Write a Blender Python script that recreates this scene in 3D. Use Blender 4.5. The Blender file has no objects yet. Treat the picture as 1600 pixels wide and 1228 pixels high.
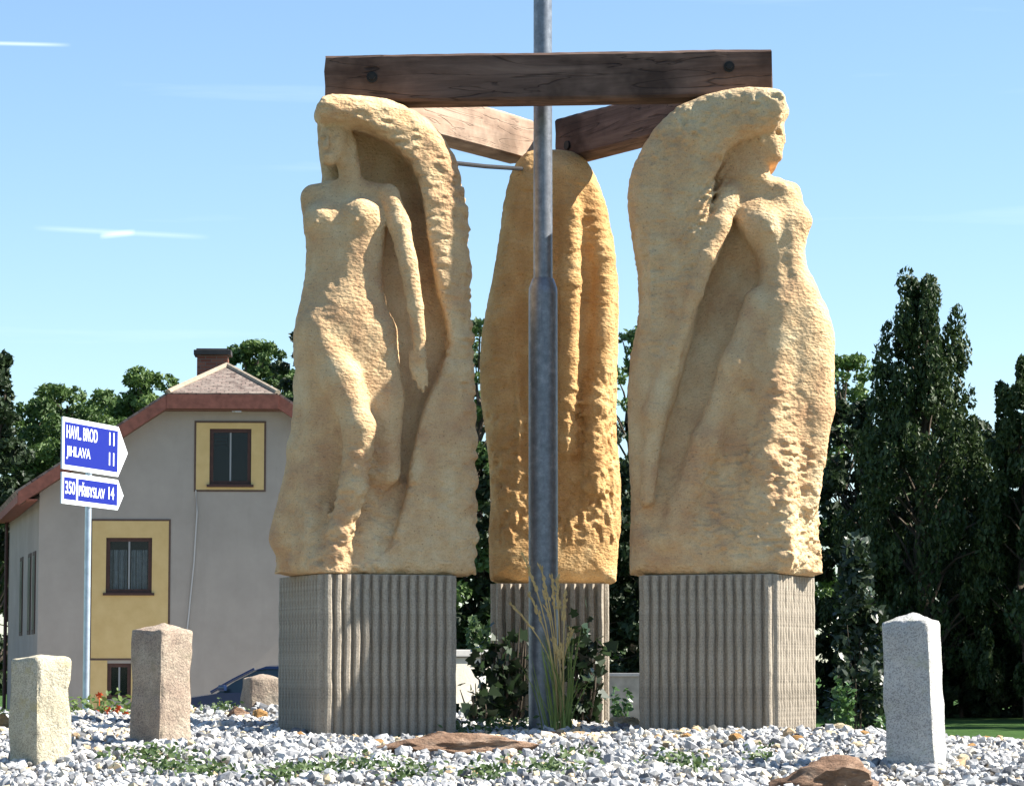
import bpy, bmesh, math, random
import numpy as np
from mathutils import Vector, Matrix, noise as mnoise

R = math.radians
scene = bpy.context.scene
COL = scene.collection

# ------------------------------------------------------------------ camera
CAM = np.array((0.0, -14.0, 1.5)); FPX = 4676.0; PITCH = math.atan(431.0 / FPX)
cam_d = bpy.data.cameras.new('camera')
cam_d.sensor_width = 36.0; cam_d.lens = FPX / 1600.0 * 36.0
cam_d.clip_start = 0.1; cam_d.clip_end = 5000
cam = bpy.data.objects.new('camera', cam_d); COL.objects.link(cam)
cam.location = CAM; cam.rotation_euler = (math.pi / 2 + PITCH, 0, 0)
scene.camera = cam

# ------------------------------------------------------------------ sky and sun
SUN_AZ = R(-2)      # measured from +X (right of the picture) towards the camera
SUN_EL = R(43)
sun_dir = Vector((math.cos(SUN_AZ) * math.cos(SUN_EL), -math.sin(SUN_AZ) * math.cos(SUN_EL), math.sin(SUN_EL)))
world = bpy.data.worlds.new('World'); scene.world = world
world.use_nodes = True
wn = world.node_tree; wn.nodes.clear()
w_out = wn.nodes.new('ShaderNodeOutputWorld'); w_bg = wn.nodes.new('ShaderNodeBackground')
w_sky = wn.nodes.new('ShaderNodeTexSky'); w_sky.sky_type = 'NISHITA'
w_sky.sun_disc = False; w_sky.sun_elevation = SUN_EL
w_sky.sun_rotation = math.atan2(sun_dir.x, sun_dir.y)
w_sky.altitude = 400; w_sky.air_density = 1.0; w_sky.dust_density = 0.4; w_sky.ozone_density = 2.0
w_bg.inputs['Strength'].default_value = 0.070
# faint cirrus wisps and a thin vapour trail, laid out by direction in the sky
w_tc = wn.nodes.new('ShaderNodeTexCoord')
def wmath(op, a, b=None, c=None):
    n = wn.nodes.new('ShaderNodeMath'); n.operation = op
    for i, v in enumerate((a, b, c)):
        if v is None: continue
        if isinstance(v, (int, float)): n.inputs[i].default_value = v
        else: wn.links.new(v, n.inputs[i])
    return n.outputs[0]
w_sep = wn.nodes.new('ShaderNodeSeparateXYZ'); wn.links.new(w_tc.outputs['Generated'], w_sep.inputs[0])
w_map = wn.nodes.new('ShaderNodeMapping'); w_map.inputs['Scale'].default_value = (5, 5, 70)
w_map.inputs['Rotation'].default_value = (0, R(2.5), 0)
wn.links.new(w_tc.outputs['Generated'], w_map.inputs['Vector'])
w_no = wn.nodes.new('ShaderNodeTexNoise'); w_no.inputs['Scale'].default_value = 1.0
w_no.inputs['Detail'].default_value = 5; w_no.inputs['Roughness'].default_value = 0.55
wn.links.new(w_map.outputs[0], w_no.inputs['Vector'])
cirrus = wmath('MULTIPLY', wmath('MAXIMUM', wmath('SUBTRACT', w_no.outputs['Fac'], 0.60), 0.0), 0.7)
w_ax = wmath('DIVIDE', w_sep.outputs['X'], w_sep.outputs['Y']); w_ez = wmath('DIVIDE', w_sep.outputs['Z'], w_sep.outputs['Y'])
def streak(x0, x1, z0, slope, thick, amp):
    dz = wmath('ABSOLUTE', wmath('SUBTRACT', w_ez, wmath('ADD', wmath('MULTIPLY', wmath('SUBTRACT', w_ax, x0), slope), z0)))
    a = wmath('MAXIMUM', wmath('SUBTRACT', 1.0, wmath('DIVIDE', dz, thick)), 0.0)
    xm = 0.5 * (x0 + x1); hw = 0.5 * abs(x1 - x0)
    b = wmath('MAXIMUM', wmath('SUBTRACT', 1.0, wmath('POWER', wmath('DIVIDE', wmath('ABSOLUTE', wmath('SUBTRACT', w_ax, xm)), hw), 4.0)), 0.0)
    return wmath('MULTIPLY', wmath('MULTIPLY', a, b), amp)
def sky_xy(px, py):
    a = (px - 800) / FPX; b = (614 - py) / FPX
    y = math.cos(PITCH) - b * math.sin(PITCH); z = math.sin(PITCH) + b * math.cos(PITCH)
    return a / y, z / y
ax0, ez0 = sky_xy(-140, 65); ax1, ez1 = sky_xy(112, 71)
tr = streak(ax0, ax1, ez0, (ez1 - ez0) / (ax1 - ax0), 0.0009, 0.5)
bx0, fz0 = sky_xy(50, 356); bx1, fz1 = sky_xy(330, 371)
tr2 = streak(bx0, bx1, fz0, (fz1 - fz0) / (bx1 - bx0), 0.0012, 0.22)
cx0, gz0 = sky_xy(155, 369); cx1, gz1 = sky_xy(212, 363)
tr3 = streak(cx0, cx1, gz0, (gz1 - gz0) / (cx1 - cx0), 0.0014, 0.5)
fac = wmath('MINIMUM', wmath('ADD', wmath('ADD', cirrus, tr), wmath('ADD', tr2, tr3)), 0.8)
w_mix = wn.nodes.new('ShaderNodeMix'); w_mix.data_type = 'RGBA'
wn.links.new(fac, w_mix.inputs[0])
wn.links.new(w_sky.outputs[0], w_mix.inputs[6]); w_mix.inputs[7].default_value = (8.0, 8.2, 8.4, 1)
w_wb = wn.nodes.new('ShaderNodeMix'); w_wb.data_type = 'RGBA'; w_wb.blend_type = 'MULTIPLY'; w_wb.inputs[0].default_value = 1.0
wn.links.new(w_mix.outputs[2], w_wb.inputs[6]); w_wb.inputs[7].default_value = (0.97, 1.05, 1.09, 1)
wn.links.new(w_wb.outputs[2], w_bg.inputs['Color']); wn.links.new(w_bg.outputs[0], w_out.inputs[0])

sun_l = bpy.data.lights.new('sun', 'SUN'); sun_l.energy = 5.0; sun_l.angle = R(0.53); sun_l.color = (1.0, 0.95, 0.86)
sun = bpy.data.objects.new('sun', sun_l); COL.objects.link(sun)
sun.rotation_euler = sun_dir.to_track_quat('Z', 'Y').to_euler(); sun.location = (20, 0, 20)

scene.view_settings.view_transform = 'Standard'; scene.view_settings.look = 'None'
scene.view_settings.gamma = 1.0; scene.view_settings.use_curve_mapping = False
scene.view_settings.exposure = 1.42
scene.render.engine = 'CYCLES'
scene.cycles.use_denoising = True
scene.cycles.max_bounces = 8

# ------------------------------------------------------------------ helpers
def ray_at(px, py, Y):
    """place in the world (x, Y, z) that the photograph shows at a pixel, at depth Y"""
    a = (px - 800) / FPX; b = (614 - py) / FPX
    dy = math.cos(PITCH) - b * math.sin(PITCH); dz = math.sin(PITCH) + b * math.cos(PITCH)
    t = (Y - CAM[1]) / dy
    return Vector((a * t, Y, CAM[2] + dz * t))

def tag(o, label=None, cat=None, group=None, kind=None):
    if label: o['label'] = label
    if cat: o['category'] = cat
    if group: o['group'] = group
    if kind: o['kind'] = kind
    return o

def empty(name, loc=(0, 0, 0), rz=0.0):
    o = bpy.data.objects.new(name, None); COL.objects.link(o)
    o.location = loc; o.rotation_euler = (0, 0, rz); o.empty_display_size = 0.2
    return o

def link(name, me, parent=None, loc=None, rot=None):
    o = bpy.data.objects.new(name, me); COL.objects.link(o)
    if parent is not None: o.parent = parent
    if loc is not None: o.location = loc
    if rot is not None: o.rotation_euler = rot
    return o

def np_mesh(name, V, F, mat, smooth=False):
    """V (n,3), F (m,k) arrays -> mesh"""
    V = np.asarray(V, np.float32); F = np.asarray(F, np.int32)
    me = bpy.data.meshes.new(name)
    k = F.shape[1]
    me.vertices.add(len(V)); me.vertices.foreach_set('co', V.ravel())
    me.loops.add(F.size); me.loops.foreach_set('vertex_index', F.ravel())
    me.polygons.add(len(F)); me.polygons.foreach_set('loop_start', np.arange(0, F.size, k, dtype=np.int32))
    me.polygons.foreach_set('use_smooth', np.full(len(F), smooth))
    me.update(calc_edges=True)
    if mat: me.materials.append(mat)
    return me

def set_vcol(me, cols, name='tint'):
    """cols per vertex (n,3)"""
    at = me.attributes.new(name, 'FLOAT_COLOR', 'POINT')
    c = np.ones((len(cols), 4), np.float32); c[:, :3] = cols
    at.data.foreach_set('color', c.ravel())

class MB:
    """collects simple solids for one mesh"""
    def __init__(s): s.v = []; s.f = []
    def add(s, vs, fs):
        b = len(s.v); s.v += [tuple(v) for v in vs]; s.f += [tuple(i + b for i in f) for f in fs]
    def box(s, x0, x1, y0, y1, z0, z1, M=None):
        vs = [(x0, y0, z0), (x1, y0, z0), (x1, y1, z0), (x0, y1, z0), (x0, y0, z1), (x1, y0, z1), (x1, y1, z1), (x0, y1, z1)]
        if M is not None: vs = [M @ Vector(v) for v in vs]
        s.add(vs, [(0, 3, 2, 1), (4, 5, 6, 7), (0, 1, 5, 4), (1, 2, 6, 5), (2, 3, 7, 6), (3, 0, 4, 7)])
    def prism(s, poly, t0, t1, fn):
        """poly list of 2d points, fn(p, t) -> 3d"""
        n = len(poly)
        s.add([fn(p, t0) for p in poly] + [fn(p, t1) for p in poly],
              [tuple(range(n - 1, -1, -1)), tuple(range(n, 2 * n))] + [(i, (i + 1) % n, n + (i + 1) % n, n + i) for i in range(n)])
    def tube(s, pts, rad, seg=10, cap=True):
        pts = [Vector(p) for p in pts]; n = len(pts); rings = []
        for i, p in enumerate(pts):
            d = (pts[min(i + 1, n - 1)] - pts[max(i - 1, 0)]).normalized()
            u = d.cross(Vector((0, 0, 1)))
            if u.length < 1e-3: u = d.cross(Vector((1, 0, 0)))
            u.normalize(); w = d.cross(u)
            r = rad[i] if isinstance(rad, (list, tuple)) else rad
            rings.append([p + (u * math.cos(2 * math.pi * k / seg) + w * math.sin(2 * math.pi * k / seg)) * r for k in range(seg)])
        vs = [v for rg in rings for v in rg]; fs = []
        for i in range(n - 1):
            for k in range(seg):
                a = i * seg + k; b = i * seg + (k + 1) % seg
                fs.append((a, a + seg, b + seg, b))
        if cap: fs += [tuple(range(seg)), tuple(reversed(range((n - 1) * seg, n * seg)))]
        s.add(vs, fs)
    def mesh(s, name, mat, smooth=False, bevel=0.0, bseg=2):
        me = bpy.data.meshes.new(name); me.from_pydata(s.v, [], s.f)
        bm = bmesh.new(); bm.from_mesh(me)
        bmesh.ops.recalc_face_normals(bm, faces=bm.faces)
        if bevel:
            es = [e for e in bm.edges if len(e.link_faces) == 2 and e.calc_face_angle(0) > 0.5]
            bmesh.ops.bevel(bm, geom=es, offset=bevel, segments=bseg, affect='EDGES', profile=0.6)
        if smooth:
            for f in bm.faces: f.smooth = True
            for e in bm.edges:
                if len(e.link_faces) == 2 and e.calc_face_angle(0) > R(40): e.smooth = False
        bm.to_mesh(me); bm.free()
        if mat: me.materials.append(mat)
        return me
    def build(s, name, mat, parent=None, **k):
        return link(name, s.mesh(name, mat, **k), parent)

# ------------------------------------------------------------------ material helpers
class NT:
    def __init__(s, name, rough=0.8, spec=0.3):
        s.m = bpy.data.materials.new(name); s.m.use_nodes = True
        s.t = s.m.node_tree; s.b = s.t.nodes['Principled BSDF']
        s.b.inputs['Roughness'].default_value = rough; s.b.inputs['Specular IOR Level'].default_value = spec
        s.tc = s.t.nodes.new('ShaderNodeTexCoord')
    def new(s, k): return s.t.nodes.new(k)
    def l(s, a, b): s.t.links.new(a, b)
    def coord(s, scale=(1, 1, 1), which='Object', rot=(0, 0, 0)):
        mp = s.new('ShaderNodeMapping'); mp.inputs['Scale'].default_value = scale; mp.inputs['Rotation'].default_value = rot
        s.l(s.tc.outputs[which], mp.inputs['Vector']); return mp.outputs[0]
    def noise(s, scale, detail=4, rough=0.55, co=None, dist=0.0):
        n = s.new('ShaderNodeTexNoise'); n.inputs['Scale'].default_value = scale
        n.inputs['Detail'].default_value = detail; n.inputs['Roughness'].default_value = rough; n.inputs['Distortion'].default_value = dist
        s.l(co if co is not None else s.tc.outputs['Object'], n.inputs['Vector']); return n.outputs['Fac']
    def voro(s, scale, co=None, feat='F1', out='Distance', rnd=1.0):
        n = s.new('ShaderNodeTexVoronoi'); n.feature = feat; n.inputs['Scale'].default_value = scale; n.inputs['Randomness'].default_value = rnd
        s.l(co if co is not None else s.tc.outputs['Object'], n.inputs['Vector']); return n.outputs[out]
    def ramp(s, fac, stops):
        n = s.new('ShaderNodeValToRGB'); e = n.color_ramp.elements
        while len(e) < len(stops): e.new(0.5)
        for i, (p, c) in enumerate(stops):
            e[i].position = p; e[i].color = (*c, 1) if len(c) == 3 else c
        s.l(fac, n.inputs[0]); return n.outputs[0]
    def mix(s, fac, a, b, mode='MIX'):
        n = s.new('ShaderNodeMix'); n.data_type = 'RGBA'; n.blend_type = mode
        for i, v in ((0, fac), (6, a), (7, b)):
            if isinstance(v, (int, float)): n.inputs[i].default_value = v
            elif isinstance(v, tuple): n.inputs[i].default_value = (*v, 1)
            else: s.l(v, n.inputs[i])
        return n.outputs[2]
    def math(s, op, a, b=None):
        n = s.new('ShaderNodeMath'); n.operation = op
        for i, v in enumerate((a, b)):
            if v is None: continue
            if isinstance(v, (int, float)): n.inputs[i].default_value = v
            else: s.l(v, n.inputs[i])
        return n.outputs[0]
    def attr(s, name, out='Color'):
        n = s.new('ShaderNodeAttribute'); n.attribute_name = name; return n.outputs[out]
    def rand(s):
        return s.new('ShaderNodeObjectInfo').outputs['Random']
    def color(s, c):
        if isinstance(c, tuple): s.b.inputs['Base Color'].default_value = (*c, 1)
        else: s.l(c, s.b.inputs['Base Color'])
    def bump(s, h, strength=0.5, dist=0.01, prev=None):
        n = s.new('ShaderNodeBump'); n.inputs['Strength'].default_value = strength; n.inputs['Distance'].default_value = dist
        s.l(h, n.inputs['Height'])
        if prev is not None: s.l(prev, n.inputs['Normal'])
        s.l(n.outputs[0], s.b.inputs['Normal']); return n.outputs[0]

M = {}
def simple(name, c, rough=0.7, spec=0.3, metal=0.0, nscale=0, namp=0.15):
    t = NT(name, rough, spec); t.b.inputs['Metallic'].default_value = metal
    if nscale:
        lo = tuple(x * (1 - namp) for x in c); hi = tuple(min(1, x * (1 + namp)) for x in c)
        t.color(t.ramp(t.noise(nscale, 5), [(0.3, lo), (0.7, hi)]))
    else: t.color(c)
    M[name] = t.m; return t

def sandstone(name, c_lo, c_mid, c_hi):
    t = NT(name, 0.92, 0.15)
    big = t.noise(2.2, 5, 0.6); med = t.noise(9, 5, 0.6); fine = t.noise(150, 3, 0.7)
    c = t.ramp(t.math('ADD', t.math('MULTIPLY', big, 0.6), t.math('MULTIPLY', med, 0.4)), [(0.36, c_lo), (0.5, c_mid), (0.64, c_hi)])
    st = t.noise(1.0, 4, 0.6, t.coord((9, 9, 1.6)))
    c = t.mix(t.ramp(st, [(0.55, (0, 0, 0)), (0.75, (0.35, 0.35, 0.35))]), c, (c_lo[0] * 0.8, c_lo[1] * 0.78, c_lo[2] * 0.8))
    c = t.mix(1.0, c, t.ramp(fine, [(0.25, (0.74, 0.72, 0.70)), (0.55, (1, 1, 1))]), 'MULTIPLY')
    pit = t.voro(34)
    c = t.mix(1.0, c, t.ramp(pit, [(0.05, (0.62, 0.58, 0.55)), (0.16, (1, 1, 1))]), 'MULTIPLY')
    t.color(c)
    n0 = t.bump(t.noise(30, 4, 0.6, t.coord((1, 1, 3.2))), 0.6, 0.014)
    n1 = t.bump(t.noise(28, 5, 0.65), 0.4, 0.02, n0)
    n2 = t.bump(t.voro(55, t.coord((1, 1, 1.4))), 0.5, 0.008, n1)
    t.bump(fine, 0.35, 0.004, n2)
    M[name] = t.m
sandstone('sandstone', (0.54, 0.325, 0.175), (0.635, 0.43, 0.235), (0.70, 0.535, 0.32))
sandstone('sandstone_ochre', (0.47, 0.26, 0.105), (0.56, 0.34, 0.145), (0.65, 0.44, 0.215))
# ------------------------------------------------------------------ ground, road, gravel mound
def mound_z(x, y):
    x = np.asarray(x, float); y = np.asarray(y, float)
    left = 1 / (1 + np.exp((x - 1.1) * 2.6))
    z = 1.2 - 0.035 * np.clip(-1 - y, 0, 3) + 0.011 * np.clip(y, 0, 4.5) * left - (0.09 * np.clip(y - 0.1, 0, 6) + 0.05 * np.clip(x - 1.5, 0, 1)) * (1 - left)
    z += 0.012 * np.sin(x * 2.3 + y * 1.1) + 0.010 * np.sin(y * 3.1 - x * 1.7)
    r = np.hypot(x - 0.2, y - 0.6)
    f = np.clip((7.6 - r) / 3.0, 0, 1); f = f * f * (3 - 2 * f)
    return 0.02 + (z - 0.02) * f

t = NT('lawn', 0.95, 0.1)
t.color(t.ramp(t.noise(0.6, 6, 0.7), [(0.3, (0.035, 0.075, 0.018)), (0.6, (0.06, 0.12, 0.03)), (0.8, (0.11, 0.13, 0.05))]))
t.bump(t.noise(60, 4), 0.8, 0.05); M['lawn'] = t.m
t = NT('asphalt', 0.9, 0.25)
t.color(t.ramp(t.noise(90, 3), [(0.3, (0.04, 0.04, 0.042)), (0.7, (0.07, 0.07, 0.07))])); t.bump(t.noise(200, 2), 0.4, 0.01); M['asphalt'] = t.m
t = NT('paving', 0.9, 0.2)
t.color(t.ramp(t.noise(7, 5), [(0.3, (0.22, 0.21, 0.2)), (0.7, (0.32, 0.31, 0.29))])); M['paving'] = t.m
t = NT('earth', 0.95, 0.1)
t.color(t.ramp(t.noise(14, 6, 0.7), [(0.3, (0.10, 0.085, 0.07)), (0.7, (0.22, 0.2, 0.175))])); t.bump(t.noise(50, 4), 0.7, 0.02); M['earth'] = t.m

n = 48; rad = [0.0, 20, 60, 150, 400, 1200, 3000]
V = [(0, 0, 0)]; Fc = []
for i, r_ in enumerate(rad[1:]):
    for k in range(n):
        a = 2 * math.pi * k / n; V.append((r_ * math.cos(a), r_ * math.sin(a), 0.0))
for k in range(n): Fc.append((0, 1 + k, 1 + (k + 1) % n))
for i in range(len(rad) - 2):
    for k in range(n):
        a = 1 + i * n + k; b = 1 + i * n + (k + 1) % n
        Fc.append((a, a + n, b + n, b))
me = bpy.data.meshes.new('ground'); me.from_pydata(V, [], Fc); me.materials.append(M['lawn'])
tag(link('ground', me), kind='structure')

def annulus(name, r0, r1, z, mat, c=(0.2, 0.6), zin=None):
    m = MB(); n = 96; vs = []
    for k in range(n):
        a = 2 * math.pi * k / n
        vs += [(c[0] + r0 * math.cos(a), c[1] + r0 * math.sin(a), z), (c[0] + r1 * math.cos(a), c[1] + r1 * math.sin(a), z)]
    m.add(vs, [(2 * k, 2 * k + 1, (2 * k + 3) % (2 * n), (2 * k + 2) % (2 * n)) for k in range(n)])
    return tag(m.build(name, mat), kind='structure')
annulus('road', 8.0, 17.5, 0.004, M['asphalt'])
m = MB(); m.box(-60, 90, 35, 43, -0.02, 0.006)
tag(m.build('road', M['asphalt']), kind='structure')
m = MB(); m.box(-26, 4, 45.52, 70, -0.02, 0.106); tag(m.build('bounce_paving', simple('driveway_stone', (.36, .32, .27), .95, nscale=3, namp=.2).m), kind='structure')  # unseen paving added under the car to warm the light bounced onto the house
m = MB(); m.box(-60, 90, 43.15, 45.5, -0.02, 0.12); tag(m.build('pavement', M['paving'], bevel=0.01), kind='structure')
m = MB(); m.box(-60, 90, 43.0, 43.15, -0.02, 0.13); tag(m.build('kerb', simple('kerbstone', (0.42, 0.41, 0.39), 0.85, nscale=20).m, bevel=0.01), kind='structure')
# ring kerb round the mound
m = MB(); nk = 72
for k in range(nk):
    a0 = 2 * math.pi * (k + 0.02) / nk; a1 = 2 * math.pi * (k + 0.98) / nk
    p = [(r_ * math.cos(a) + 0.2, r_ * math.sin(a) + 0.6) for r_, a in ((7.75, a0), (8.0, a0), (8.0, a1), (7.75, a1))]
    m.prism(p, -0.02, 0.13, lambda q, t: (q[0], q[1], t))
tag(m.build('kerb', M['kerbstone']), kind='structure')

# mound surface
N = 120; g = np.linspace(-7.7, 7.7, N); GX, GY = np.meshgrid(g + 0.2, g + 0.6, indexing='ij')
GZ = mound_z(GX, GY) - 0.018
V = np.stack((GX.ravel(), GY.ravel(), GZ.ravel()), 1)
i, j = np.meshgrid(np.arange(N - 1), np.arange(N - 1), indexing='ij'); a = (i * N + j).ravel()
Fq = np.stack((a, a + N, a + N + 1, a + 1), 1)
cen = V[Fq].mean(1); keep = np.hypot(cen[:, 0] - 0.2, cen[:, 1] - 0.6) < 7.72
tag(link('terrain', np_mesh('terrain', V, Fq[keep], M['earth'], True)), kind='structure')

# gravel: thousands of angular stones
t = NT('gravel', 0.88, 0.25)
sp = t.noise(70, 3, 0.6)
t.color(t.mix(1.0, t.attr('tint'), t.ramp(sp, [(0.3, (0.78, 0.78, 0.78)), (0.65, (1.05, 1.05, 1.05))]), 'MULTIPLY'))
t.bump(t.noise(90, 3), 0.3, 0.004); M['gravel'] = t.m

def stone_templates(k, seed, flat=0.62):
    """angular pebbles: dented icosahedra, 12 corners and 20 faces"""
    bm = bmesh.new(); bmesh.ops.create_icosphere(bm, subdivisions=1, radius=1)
    v0 = np.array([v.co[:] for v in bm.verts]); f0 = np.array([[v.index for v in f.verts] for f in bm.faces]); bm.free()
    rng = np.random.default_rng(seed); out = []
    for _ in range(k):
        v = v0 * rng.uniform(0.68, 1.22, (12, 1)) * np.array((rng.uniform(.8, 1.25), rng.uniform(.7, 1.0), rng.uniform(flat * .7, flat * 1.25)))
        # cut by two random planes for flat facets
        for _c in range(3):
            nrm = rng.normal(size=3); nrm /= np.linalg.norm(nrm); dd = rng.uniform(.45, .7)
            s_ = np.maximum(v @ nrm - dd, 0); v = v - s_[:, None] * nrm
        out.append(v)
    return np.array(out), f0

def rot_mats(rng, n, tilt=0.6):
    a = rng.uniform(0, 2 * np.pi, n); b = rng.normal(0, tilt, n); c = rng.normal(0, tilt, n)
    ca, sa, cb, sb_, cc, sc = np.cos(a), np.sin(a), np.cos(b), np.sin(b), np.cos(c), np.sin(c)
    Z = np.zeros(n); O = np.ones(n)
    Rz = np.stack((np.stack((ca, -sa, Z), -1), np.stack((sa, ca, Z), -1), np.stack((Z, Z, O), -1)), 1)
    Rx = np.stack((np.stack((O, Z, Z), -1), np.stack((Z, cb, -sb_), -1), np.stack((Z, sb_, cb), -1)), 1)
    Ry = np.stack((np.stack((cc, Z, sc), -1), np.stack((Z, O, Z), -1), np.stack((-sc, Z, cc), -1)), 1)
    return Rz @ Rx @ Ry

def gravel_patch(name, n, xr, yr, size, seed, label, keepout=(), hole=None):
    rng = np.random.default_rng(seed)
    x = rng.uniform(*xr, n); y = rng.uniform(*yr, n)
    r = np.hypot(x - 0.2, y - 0.6); ok = r < 6.6
    if hole: ok &= ~((x > hole[0]) & (x < hole[1]) & (y > hole[2]) & (y < hole[3]))
    for kx, ky, kr, ka in keepout:
        ca, sa = math.cos(ka), math.sin(ka)
        u = (x - kx) * ca + (y - ky) * sa; v = -(x - kx) * sa + (y - ky) * ca
        ok &= ~((np.abs(u) < kr) & (np.abs(v) < kr))
    x, y = x[ok], y[ok]; n = len(x)
    s_ = size * np.clip(rng.lognormal(0, 0.36, n), 0.45, 2.1)
    T, f0 = stone_templates(40, seed + 1)
    ti = rng.integers(0, 40, n)
    V = np.einsum('nij,nkj->nki', rot_mats(rng, n), T[ti]) * s_[:, None, None]
    z = mound_z(x, y) + s_ * rng.uniform(-0.15, 0.55, n)
    V += np.stack((x, y, z), 1)[:, None, :]
    F_ = (f0[None] + (np.arange(n) * 12)[:, None, None]).reshape(-1, 3)
    # stone colours: white, blue-grey, dark grey, a few warm ones (more of them near the pedestals)
    pal = np.array([(0.60, 0.59, 0.565), (0.46, 0.46, 0.455), (0.32, 0.32, 0.325), (0.17, 0.172, 0.18), (0.52, 0.48, 0.41), (0.66, 0.53, 0.34), (0.54, 0.38, 0.22)])
    warm = np.clip(1.3 - np.abs(y + 0.75) / 0.45, 0, 1) * (0.5 + 0.5 * np.sin(x * 2.1 + 1.0))
    pw = rng.uniform(0, 1, n) < 0.06 + 0.58 * warm
    ci = np.where(pw, rng.choice([4, 5, 5, 6], n), rng.choice(5, n, p=[.25, .27, .22, .15, .11]))
    col = pal[ci] * rng.uniform(.82, 1.15, (n, 1))
    me = np_mesh(name, V.reshape(-1, 3), F_, M['gravel'])
    set_vcol(me, np.repeat(np.clip(col, 0, .8), 12, 0))
    return tag(link(name, me), label, 'gravel', kind='stuff')
# ------------------------------------------------------------------ carved statues (implicit shapes turned into one mesh)
class Field:
    def __init__(s, x0, x1, y0, y1, z0, z1, h, cx, cy, cz):
        s.h = h
        s.x = np.arange(x0, x1, h, dtype=np.float32); s.y = np.arange(y0, y1, h, dtype=np.float32); s.z = np.arange(z0, z1, h, dtype=np.float32)
        s.d = np.full((len(s.x), len(s.y), len(s.z)), 1.0, np.float32)
        s.c = (cx, cy, cz)
    def P(s, px, py, y):
        w = ray_at(px, py, s.c[1] + y)
        return np.array((w.x - s.c[0], y, w.z - s.c[2]), np.float32)
    def sub(s, lo, hi):
        ix = [np.clip(np.searchsorted(a, v), 0, len(a)) for a, v in ((s.x, lo[0]), (s.x, hi[0]), (s.y, lo[1]), (s.y, hi[1]), (s.z, lo[2]), (s.z, hi[2]))]
        sl = (slice(ix[0], ix[1]), slice(ix[2], ix[3]), slice(ix[4], ix[5]))
        return sl, s.x[sl[0]][:, None, None], s.y[sl[1]][None, :, None], s.z[sl[2]][None, None, :]
    @staticmethod
    def smin(a, b, k):
        if k <= 0: return np.minimum(a, b)
        h = np.maximum(k - np.abs(a - b), 0) / k
        return np.minimum(a, b) - h * h * k * 0.25
    def union(s, sl, d, k): s.d[sl] = s.smin(s.d[sl], d, k)
    def cut(s, sl, d, k): s.d[sl] = -s.smin(-s.d[sl], d, k)
    def capsule(s, a, b, ra, rb, k=0.03, cut=False, sq=(1, 1, 1)):
        a = np.asarray(a, np.float32); b = np.asarray(b, np.float32); r = max(ra, rb) / min(sq) + k + 0.03
        sl, x, y, z = s.sub(np.minimum(a, b) - r, np.maximum(a, b) + r)
        ba = b - a; den = float(ba @ ba) + 1e-9
        t = np.clip(((x - a[0]) * ba[0] + (y - a[1]) * ba[1] + (z - a[2]) * ba[2]) / den, 0, 1)
        d = np.sqrt(((x - a[0] - t * ba[0]) * sq[0]) ** 2 + ((y - a[1] - t * ba[1]) * sq[1]) ** 2 + ((z - a[2] - t * ba[2]) * sq[2]) ** 2) - (ra + (rb - ra) * t)
        (s.cut if cut else s.union)(sl, d, k)
    def chain(s, pts, k=0.03, cut=False, sq=(1, 1, 1)):
        """pts: (px, py, y, r)"""
        for p, q in zip(pts[:-1], pts[1:]):
            s.capsule(s.P(*p[:3]), s.P(*q[:3]), p[3], q[3], k, cut, sq)
    def ellipsoid(s, c, r, k=0.03, cut=False, rz=0.0, rx=0.0):
        c = np.asarray(c, np.float32); m = max(r) + k + 0.03
        sl, x, y, z = s.sub(c - m, c + m)
        X = x - c[0]; Y = y - c[1]; Z = z - c[2]
        X, Y = X * math.cos(rz) + Y * math.sin(rz), -X * math.sin(rz) + Y * math.cos(rz)
        X, Z = X * math.cos(rx) + Z * math.sin(rx), -X * math.sin(rx) + Z * math.cos(rx)
        q = np.sqrt((X / r[0]) ** 2 + (Y / r[1]) ** 2 + (Z / r[2]) ** 2)
        d = (q - 1) * min(r)
        (s.cut if cut else s.union)(sl, d, k)
    def loft(s, rows, k=0.03, n=2.0, rz=0.0):
        """rows: (py, xl, xr, yc, b)"""
        T = []
        for py, xl, xr, yc, b in rows:
            A = s.P(xl, py, yc); B = s.P(xr, py, yc); zc = s.P((xl + xr) / 2, py, yc - b * 0.6)[2]
            T.append((zc, (A[0] + B[0]) / 2, yc, abs(B[0] - A[0]) / 2, b))
        T = np.array(sorted(T), np.float32)
        zs = np.clip(s.z, T[0, 0], T[-1, 0])
        def sm(col):   # smooth interpolation
            f = np.interp(zs, T[:, 0], T[:, col])
            kk = max(3, int(0.04 / s.h)); w = np.hanning(kk + 2)[1:-1]; w /= w.sum()
            return np.convolve(np.pad(f, kk, mode='edge'), w, mode='same')[kk:-kk].astype(np.float32)[None, None, :]
        cx, cy, a, b = sm(1), sm(2), sm(3), sm(4)
        x = s.x[:, None, None] - cx; y = s.y[None, :, None] - cy
        if rz: x, y = x * math.cos(rz) + y * math.sin(rz), -x * math.sin(rz) + y * math.cos(rz)
        q = ((np.abs(x) / a) ** n + (np.abs(y) / b) ** n) ** (1.0 / n)
        d = (q - 1) * np.minimum(a, b)
        d = np.maximum(d, np.maximum(s.z - T[-1, 0] - 0.01, T[0, 0] - s.z)[None, None, :])
        s.union((slice(None),) * 3, d, k)
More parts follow.
